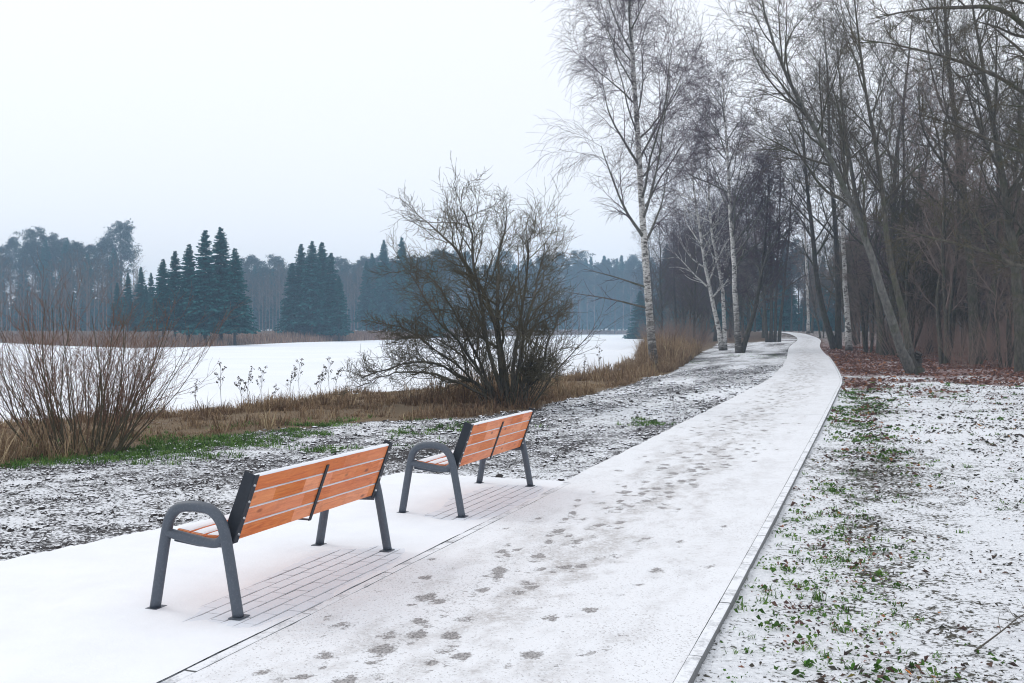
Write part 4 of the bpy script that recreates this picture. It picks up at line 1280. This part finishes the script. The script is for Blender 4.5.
r = np.random.default_rng(80)
def bank_keep(x, y):
    s, l, li, b, d, o_, a = zones(x, y)
    return b * (d > .25) * (y < 95) * np.clip(.12 + 2.0 * (fbm(x * .5, y * .5, 71) - .3), 0, 1) * ((d < 11) | (y > 30) | (x < -3))
cx_, cy_ = scatter(r, 60000, -16, 13, 9.5, 80, bank_keep)
sel = r.random(len(cx_)) < np.clip(30 / cy_, .3, 1); cx_, cy_ = cx_[sel], cy_[sel]
nb_ = r.integers(10, 34, len(cx_)); ci = np.repeat(np.arange(len(cx_)), nb_)
th_ = r.random(len(ci)) * 6.283; rr_ = np.abs(r.normal(0, .11, len(ci)))
x = cx_[ci] + np.cos(th_) * rr_; y = cy_[ci] + np.sin(th_) * rr_
ch_ = np.clip(r.lognormal(-.35, .5, len(cx_)), .2, 1.9)[ci]; cc_ = np.clip(.30 + .55 * (fbm(cx_ * .35, cy_ * .22, 73) - .2) + r.normal(0, .13, len(cx_)), 0, 1)[ci]
ok_ = (poly_sdist(LAKE, x, y) > .1) & (np.interp(x, BK[:, 0], BK[:, 1]) < y + .5); x, y, ci, th_, ch_, cc_ = (v[ok_] for v in (x, y, ci, th_, ch_, cc_))
dl_ = poly_sdist(LAKE, x, y)
cc_ = np.clip(cc_ - .28 * np.exp(-((x - wb[0] + 1.2) ** 2 + (y - wb[1]) ** 2) / 7.0), 0, 1)
tall = .08 + .42 * sstep(.42, .8, fbm(x * .8, y * .8, 72))
# tussocks round the shrubs and along the water
def bump(x, y, cx_, cy_, s): return np.exp(-((x - cx_) ** 2 + (y - cy_) ** 2) / s ** 2)
tall += .34 * bump(x, y, wb[0] - 1.2, wb[1] + .4, 2.3) + .28 * bump(x, y, b_[0], b_[1] + .2, 1.5) + .06 * np.exp(-((dl_ - 2.5) / 2.5) ** 2)
tall += .85 * sstep(38, 46, y) * sstep(634, 646, 512 + 1000 * x / y) * (.6 + .8 * fbm(x * .6, y * .4, 75))
tall *= np.where(x < -1.8, .62, 1)
print('bank blades', len(x))
blade_obj('dry_grass', r, np.stack([x, y, ground_z(x, y) - .02], 1), tall * ch_ * r.uniform(.4, 1.3, len(x)), .003 + .00016 * y * r.uniform(.6, 1.3, len(x)), .95, M['straw'], 'brown dry grass along the near lake bank', .95, cc_, az=th_ + r.normal(0, .7, len(x)))

# russet reeds on the far shores
def far_keep(x, y):
    d = poly_sdist(LAKE, x, y); return ((d > .1) & (d < 7)) * 1.0
X, Y = [], []
for (x0, x1, y0, y1, n) in ((-150, -20, 105, 215, 60000), (-35, -5, 150, 300, 26000), (-20, 80, 250, 470, 90000)):
    a, b = scatter(r, n, x0, x1, y0, y1, far_keep); X.append(a); Y.append(b)
x, y = np.concatenate(X), np.concatenate(Y)
print('far reeds', len(x))
blade_obj('reeds', r, np.stack([x, y, ground_z(x, y) - .05], 1), r.uniform(.5, 1.3, len(x)) * (1 + (y > 250) * .5), .0003 * y * r.uniform(.6, 1.4, len(x)), .35, M['reedred'], 'russet reeds along the far lake shore', .3)

# green grass patches left and right
def green_keep(x, y):
    s, l, li, b, d, o_, a = zones(x, y)
    out = np.zeros(len(x))
    for px, py, sx, sy in ((205, 447, 1.6, .6), (150, 455, .9, .5), (275, 436, 1.2, .9), (330, 430, 1.6, .9), (60, 462, 1.0, .4), (395, 424, .9, .6), (235, 440, 1.2, .6), (655, 424, .35, .7), (768, 356, 1.6, 3.4), (655, 372, 1.2, 1.5), (690, 362, 1.5, 2.5)):
        g = G(px, py); out = np.maximum(out, np.exp(-((x - g[0]) / sx) ** 2 - ((y - g[1]) / sy) ** 2))
    pat = fbm(x * 1.3, y * 1.3, 91)
    e = -(o_ + PW / 2)                                    # metres right of the kerb
    stp = np.exp(-((e - .62 - .2 * np.sin(y * .7)) / .38) ** 2) * (l > .5) * sstep(.44, .62, fbm(x * 1.1, y * .9, 92)) * 1.6
    wide = (l > .5) * sstep(.56, .74, fbm(x * 1.1, y * 1.1, 93)) * .35
    return np.where(np.abs(o_) < PW / 2 + .03, 0, np.clip(out * sstep(.42, .60, pat) * 1.6 + stp + wide, 0, 1))
def clumped(n, x0, x1, y0, y1, lo, hi, sd):
    a, b = scatter(r, n, x0, x1, y0, y1, green_keep)
    k = r.integers(lo, hi, len(a)); i = np.repeat(np.arange(len(a)), k); t = r.random(len(i)) * 6.283; d = np.abs(r.normal(0, sd, len(i)))
    return a[i] + np.cos(t) * d, b[i] + np.sin(t) * d, r.normal(0, .25, len(a))[i]
cl_ = [clumped(16000, -7.5, 2.5, 11, 24, 7, 20, .06), clumped(13000, .7, 11, 4.2, 32, 5, 15, .03), clumped(4500, 8, 22, 30, 75, 4, 10, .12)]
x, y, gc_ = (np.concatenate([c[k] for c in cl_]) for k in range(3))
print('green', len(x))
s_, l_, li_, b_2, d_, o_, a_ = zones(x, y)
zz = ground_z(x, y) - .033 * (l_ > .5) * sstep(3.5, .3, np.abs(o_) - PW / 2) - .008
blade_obj('green_grass', r, np.stack([x, y, zz], 1), r.uniform(.015, .055, len(x)) * (1 + .7 * (x < 2.5) * (y > 11)), .0024 + .00022 * y, 1.2, M['green'], 'patches of green grass showing through the snow', .7, .42 + gc_)

# soil clods
ico = bmesh.new(); bmesh.ops.create_icosphere(ico, subdivisions=1, radius=1); IV = np.array([v.co[:] for v in ico.verts]); IT = np.array([[v.index for v in f_.verts] for f_ in ico.faces]); ico.free()
def clods(r, x, y, z, size):
    n = len(x)
    V = IV[None] * (1 + r.normal(0, .24, (n, len(IV), 1)))
    sc = size[:, None] * np.stack([r.uniform(.7, 1.5, n), r.uniform(.6, 1.2, n), r.uniform(.5, 1.1, n)], 1)
    a = r.random(n) * 6.283; ca, sa = np.cos(a)[:, None], np.sin(a)[:, None]
    V = V * sc[:, None]
    V = np.stack([V[..., 0] * ca - V[..., 1] * sa, V[..., 0] * sa + V[..., 1] * ca, V[..., 2]], -1) + np.stack([x, y, z], 1)[:, None]
    T = IT[None] + (np.arange(n) * len(IV))[:, None, None]
    return V.reshape(-1, 3), T.reshape(-1, 3)
def soil_keep(x, y):
    s, l, li, b, d, o_, a = zones(x, y)
    pdn = poly_sdist(PADXY, x, y)
    st = fbm((x * .94 - y * .342) * .9, (x * .342 + y * .94) * .16, 21)
    return s * (o_ > PW / 2 + .02) * (pdn > .02) * np.clip(1.1 - (st - .35) * 2.2, .15, 1) * np.clip(fbm(x * 1.5, y * 1.5, 95) * 1.7, .2, 1) * np.clip(13 / y, .3, 1)
x, y = scatter(r, 115000, -10, 14, 5.5, 45, soil_keep)
print('clods', len(x))
V, T = clods(r, x, y, ground_z(x, y) + .002, np.clip(r.lognormal(-4.45, .45, len(x)), .005, .032) * np.clip(y / 12, 1, 1.8))
obj('soil_clods', mesh_np('soil_clods', V, None, T), M['clod'], kind='stuff', label='dark snow-dusted clods of soil left of the path')

# leaf litter
def leaves(r, x, y, z, size, curl=.35):
    n = len(x); a = r.random(n) * 6.283; d = np.stack([np.cos(a), np.sin(a), r.normal(0, .25, n)], 1); s = np.stack([-np.sin(a), np.cos(a), r.normal(0, .3, n)], 1)
    c = np.stack([x, y, z], 1); sz = size[:, None]
    up = np.array([0, 0, 1.]) * sz * curl * r.uniform(.1, 1, (n, 1))
    wd2 = r.uniform(.12, .38, (n, 1))
    V = np.stack([c - d * sz * .5, c + s * sz * wd2 + up, c + d * sz * .5 + up * .6, c - s * sz * wd2 + up, c + d * sz * .05], 1).reshape(-1, 3)
    b = np.arange(n) * 5
    T = np.concatenate([np.stack([b, b + 4, b + 1], 1), np.stack([b + 1, b + 4, b + 2], 1), np.stack([b + 2, b + 4, b + 3], 1), np.stack([b + 3, b + 4, b], 1)])
    return V, T
def lawn_keep(x, y):
    s, l, li, b, d, o_, a = zones(x, y)
    e = -(o_ + PW / 2)
    stp = np.exp(-((e - .65) / .45) ** 2) * sstep(.45, .7, fbm(x * 1.9, y * 1.6, 92)) * .55
    cl = sstep(.40, .72, fbm(x * 1.6, y * 1.6, 97)) * .55 + .09
    return l * (e > .03) * np.clip(stp + cl * np.clip((e - .2) / .5, .1, 1), 0, 1) * np.clip(10 / y, .35, 1)
x, y = scatter(r, 190000, .7, 15, 4.0, 33, lawn_keep)
print('lawn litter', len(x))
s_, l_, li_, b_2, d_, o_, a_ = zones(x, y)
z = ground_z(x, y) - .033 * sstep(3.5, .3, np.abs(o_) - PW / 2) + .006
V, T = leaves(r, x, y, z, np.clip(r.lognormal(-3.85, .5, len(x)), .008, .06) * np.clip(y / 9, 1, 1.8))
obj('lawn_litter', mesh_np('lawn_litter', V, None, T, attrs={'rnd': np.repeat(r.random(len(x)), 5)}), M['leafdull'], kind='stuff', label='dull fallen leaves and stalks on the snowy lawn')
def lit_keep(x, y):
    s, l, li, b, d, o_, a = zones(x, y)
    return li * (np.abs(o_) > PW / 2 + .05) * np.clip(fbm(x * .5, y * .5, 98) * 1.9 - .3, .12, 1)
x, y = scatter(r, 60000, 8, 34, 25, 75, lit_keep)
print('wood litter', len(x))
V, T = leaves(r, x, y, ground_z(x, y) - .01, r.uniform(.07, .17, len(x)), .5)
obj('leaf_litter', mesh_np('leaf_litter', V, None, T, attrs={'rnd': np.repeat(np.clip(r.normal(.62, .2, len(x)), 0, 1), 5)}), M['leaf'], kind='stuff', label='red-brown fallen leaves on the floor of the wood')

def strip_keep(x, y):
    s, l, li, b, d, o_, a = zones(x, y)
    e = -(o_ + PW / 2)
    stp = np.exp(-((e - .62 - .25 * np.sin(y * .6)) / .42) ** 2) * sstep(.42, .60, fbm(x * 1.3, y * 1.0, 92)) * 1.3
    return (l > .3) * (e > .05) * np.clip(stp + .17 * sstep(.46, .68, fbm(x * .8, y * .8, 94)), 0, 1) * np.clip(11 / y, .5, 1)
def clusters(n, lo, hi, sd):
    a, b = scatter(r, n, .7, 14, 4.0, 32, strip_keep)
    k = r.integers(lo, hi, len(a)); i = np.repeat(np.arange(len(a)), k)
    return a[i] + r.normal(0, sd, len(i)), b[i] + r.normal(0, sd, len(i)), r.normal(0, .25, len(a))[i]
x, y, c_ = clusters(13000, 5, 16, .045)
o_ = path_sd(x, y)[0]; ok_ = o_ < -PW / 2 - .02; x, y, c_, o_ = x[ok_], y[ok_], c_[ok_], o_[ok_]
z = ground_z(x, y) - .033 * sstep(3.5, .3, np.abs(o_) - PW / 2) + .012
V, T = leaves(r, x, y, z, np.clip(r.lognormal(-3.9, .4, len(x)), .010, .04) * np.clip(y / 9, 1, 1.9), .7)
obj('lawn_weeds', mesh_np('lawn_weeds', V, None, T, attrs={'rnd': np.repeat(np.clip(.45 + c_ + r.normal(0, .2, len(x)), 0, 1), 5)}), M['green'], kind='stuff', label='low green weeds breaking through the snow along the kerb')
x, y, c_ = clusters(9000, 3, 10, .07)
o_ = path_sd(x, y)[0]; ok_ = o_ < -PW / 2 - .02; x, y, c_, o_ = x[ok_], y[ok_], c_[ok_], o_[ok_]
z = ground_z(x, y) - .033 * sstep(3.5, .3, np.abs(o_) - PW / 2) + .010
V, T = leaves(r, x, y, z, np.clip(r.lognormal(-3.8, .45, len(x)), .010, .055) * np.clip(y / 9, 1, 1.9), .6)
obj('kerb_leaves', mesh_np('kerb_leaves', V, None, T, attrs={'rnd': np.repeat(np.clip(.42 + c_ + r.normal(0, .22, len(x)), 0, 1), 5)}), M['leaf'], kind='stuff', label='brown and orange leaves caught in the grass along the kerb')

# ------------------------------------------------------------------ small single things in the foreground
def lawn_z(x, y):
    o_, _ = path_sd([x], [y])
    return gz(x, y) - .033 * float(sstep(3.5, .3, np.array([abs(o_[0]) - PW / 2]))[0])
def tuft(px, py, n, h, w, lean, label, seed, mat='green', broad=False):
    g = G(px, py); r = np.random.default_rng(seed)
    root = empty('grass_tuft' if not broad else 'seedling', (g[0], g[1], lawn_z(g[0], g[1]) - .004), label=label, cat='grass' if not broad else 'plant')
    pos = r.normal(0, .018, (n, 3)); pos[:, 2] = 0
    if not broad:
        V, q, t = blades(r, pos, h * r.uniform(.5, 1.1, n), np.full(n, w), lean, .6)
        obj('blades', mesh_np('blades', V, q, t, attrs={'rnd': np.repeat(np.clip(r.normal(.4, .2, n), 0, 1), 5)}), M[mat], root)
    else:
        for k in range(n):
            a = k * 2.4 + r.random(); ln = h * r.uniform(.7, 1.1); tl = r.uniform(.25, .9)
            d = np.array([math.cos(a), math.sin(a), 0]); s = np.array([-math.sin(a), math.cos(a), 0]); V = []
            prof = [(0, .06), (.25, .22), (.5, .38), (.72, .34), (.9, .18), (1, .02)]
            for f_, wv in prof:
                c = d * ln * f_ * tl + np.array([0, 0, ln * (f_ * (1.15 - tl) - .35 * tl * f_ ** 3)])
                V += [c - s * wv * ln * .55 + np.array([0, 0, .06 * ln * wv]), c - np.array([0, 0, .03 * ln]) * wv, c + s * wv * ln * .55 + np.array([0, 0, .06 * ln * wv])]
            Q = [(i * 3 + j, (i + 1) * 3 + j, (i + 1) * 3 + j + 1, i * 3 + j + 1) for i in range(5) for j in range(2)]
            obj('leaf', mesh_np('leaf', np.array(V), np.array(Q), smooth=True, attrs={'rnd': np.full(len(V), r.uniform(.1, .9))}), M['leafgreen'], root)
    return root
tuft(818, 597, 34, .085, .003, .7, 'upright green grass tuft right of the kerb', 1)
tuft(806, 660, 6, .065, .0, 0, 'green leafy seedling at the bottom, left of another', 2, broad=True)
tuft(852, 664, 6, .055, .0, 0, 'green leafy seedling at the bottom, right of another', 3, broad=True)
tuft(832, 490, 40, .075, .003, .9, 'small green grass tuft beside the kerb, mid distance', 4)
g = G(908, 669)
V, T = leaves(np.random.default_rng(5), np.array([0.]), np.array([0.]), np.array([.012]), np.array([.055]), .4)
obj('fallen_leaf', mesh_np('fallen_leaf', V, None, T), M['orange'], loc=(g[0], g[1], lawn_z(g[0], g[1])), label='bright orange leaf lying on snow at the bottom right', cat='leaf')
g0, g1 = G(975, 652), G(1040, 612)
pts = np.array([(0, 0, .02), (.35 * (g1 - g0)[0], .3 * (g1 - g0)[1], .06), (.7 * (g1 - g0)[0], .72 * (g1 - g0)[1], .05), (*(g1 - g0)[:2], .03)])
Pst = resample_poly(pts, 10)[None]; Pst2, Rst2 = children(np.random.default_rng(6), Pst, np.full((1, 10), .004), 4, .2, .9, 40, 8, .35, 4, .1, (0, 0, 0), .6, .0015, .5)
Pst2[..., 2] = Pst2[:, :1, 2] + (Pst2[..., 2] - Pst2[:, :1, 2]) * .08
V, q = join([(Pst, np.linspace(.005, .002, 10)[None], 5), (Pst2, Rst2, 4)])
obj('fallen_twig', mesh_np('fallen_twig', V, q), M['twig_grey'], loc=(g0[0], g0[1], lawn_z(g0[0], g0[1])), label='thin fallen twig on the snowy lawn at the right edge', cat='twig')

# dead weed stalks standing in front of the ice
def weed(r, h):
    P = resample_poly(np.array([(0, 0, -.05), (r.normal(0, .03), r.normal(0, .03), h * .5), (r.normal(0, .07), r.normal(0, .07), h)]), 8)[None]
    P1, R1 = children(r, P, np.full((1, 8), .006), 9, .45, 1, 35, 8, .2, 4, .1, (0, 0, .1), .6, .003, .6)
    nb = len(P1) * 6
    c = np.repeat(P1[:, -1], 6, 0) + r.normal(0, .02, (nb, 3)); V2, T2 = clods(r, c[:, 0], c[:, 1], c[:, 2], np.full(nb, .014))
    V, q = join([(P, np.linspace(.007, .003, 8)[None], 4), (P1, R1, 3)])
    return V, q, V2, T2
wp = []
for i in range(3):
    V, q, V2, T2 = weed(np.random.default_rng(500 + i), (.75, .95, .6)[i])
    root = empty('weed_stalk', (0, 0, 0), label='dead weed stalk standing on the bank before the ice', cat='weed', group='dead weed stalks on the bank')
    obj('stalk', mesh_np('stalk', np.vstack([V, V2]), q, T2 + len(V)), M['twig_grey'], root)
    wp.append(root)
usedw = [False] * 3
fr = np.random.default_rng(9)
for k, px in enumerate([195, 222, 241, 248, 262, 275, 291, 300, 318, 322, 330, 336, 372, 558, 572, 585, 600, 608]):
    y = (22.5 + fr.uniform(0, 2) + max(0, px - 240) * .062) if px < 400 else 35 + fr.uniform(-2, 3)
    x = (px - 512) / F * y; i = k % 3; loc = (x, y, gz(x, y)); s = fr.uniform(.75, 1.2)
    if not usedw[i]: usedw[i] = True; wp[i].location = loc; wp[i].scale = (s, s, s)
    else: label_copy(wp[i], loc, k * 1.9, s, 'dead weed stalk standing on the bank before the ice', 'dead weed stalks on the bank')

# ------------------------------------------------------------------ haze
hz = bpy.data.materials.new('haze_air'); hz.use_nodes = True
ht = hz.node_tree; ht.nodes.clear()
ho = ht.nodes.new('ShaderNodeOutputMaterial'); hv = ht.nodes.new('ShaderNodeVolumePrincipled')
hv.inputs['Color'].default_value = (.52, .76, 1.0, 1)
hv.inputs['Density'].default_value = .0008
ht.links.new(hv.outputs[0], ho.inputs['Volume'])
bm = bmesh.new(); bmesh.ops.create_cube(bm, size=1)
me = bpy.data.meshes.new('haze'); bm.to_mesh(me); bm.free()
o = obj('haze', me, hz, kind='stuff')
o.scale = (900, 780, 50); o.location = (0, 330, 18)
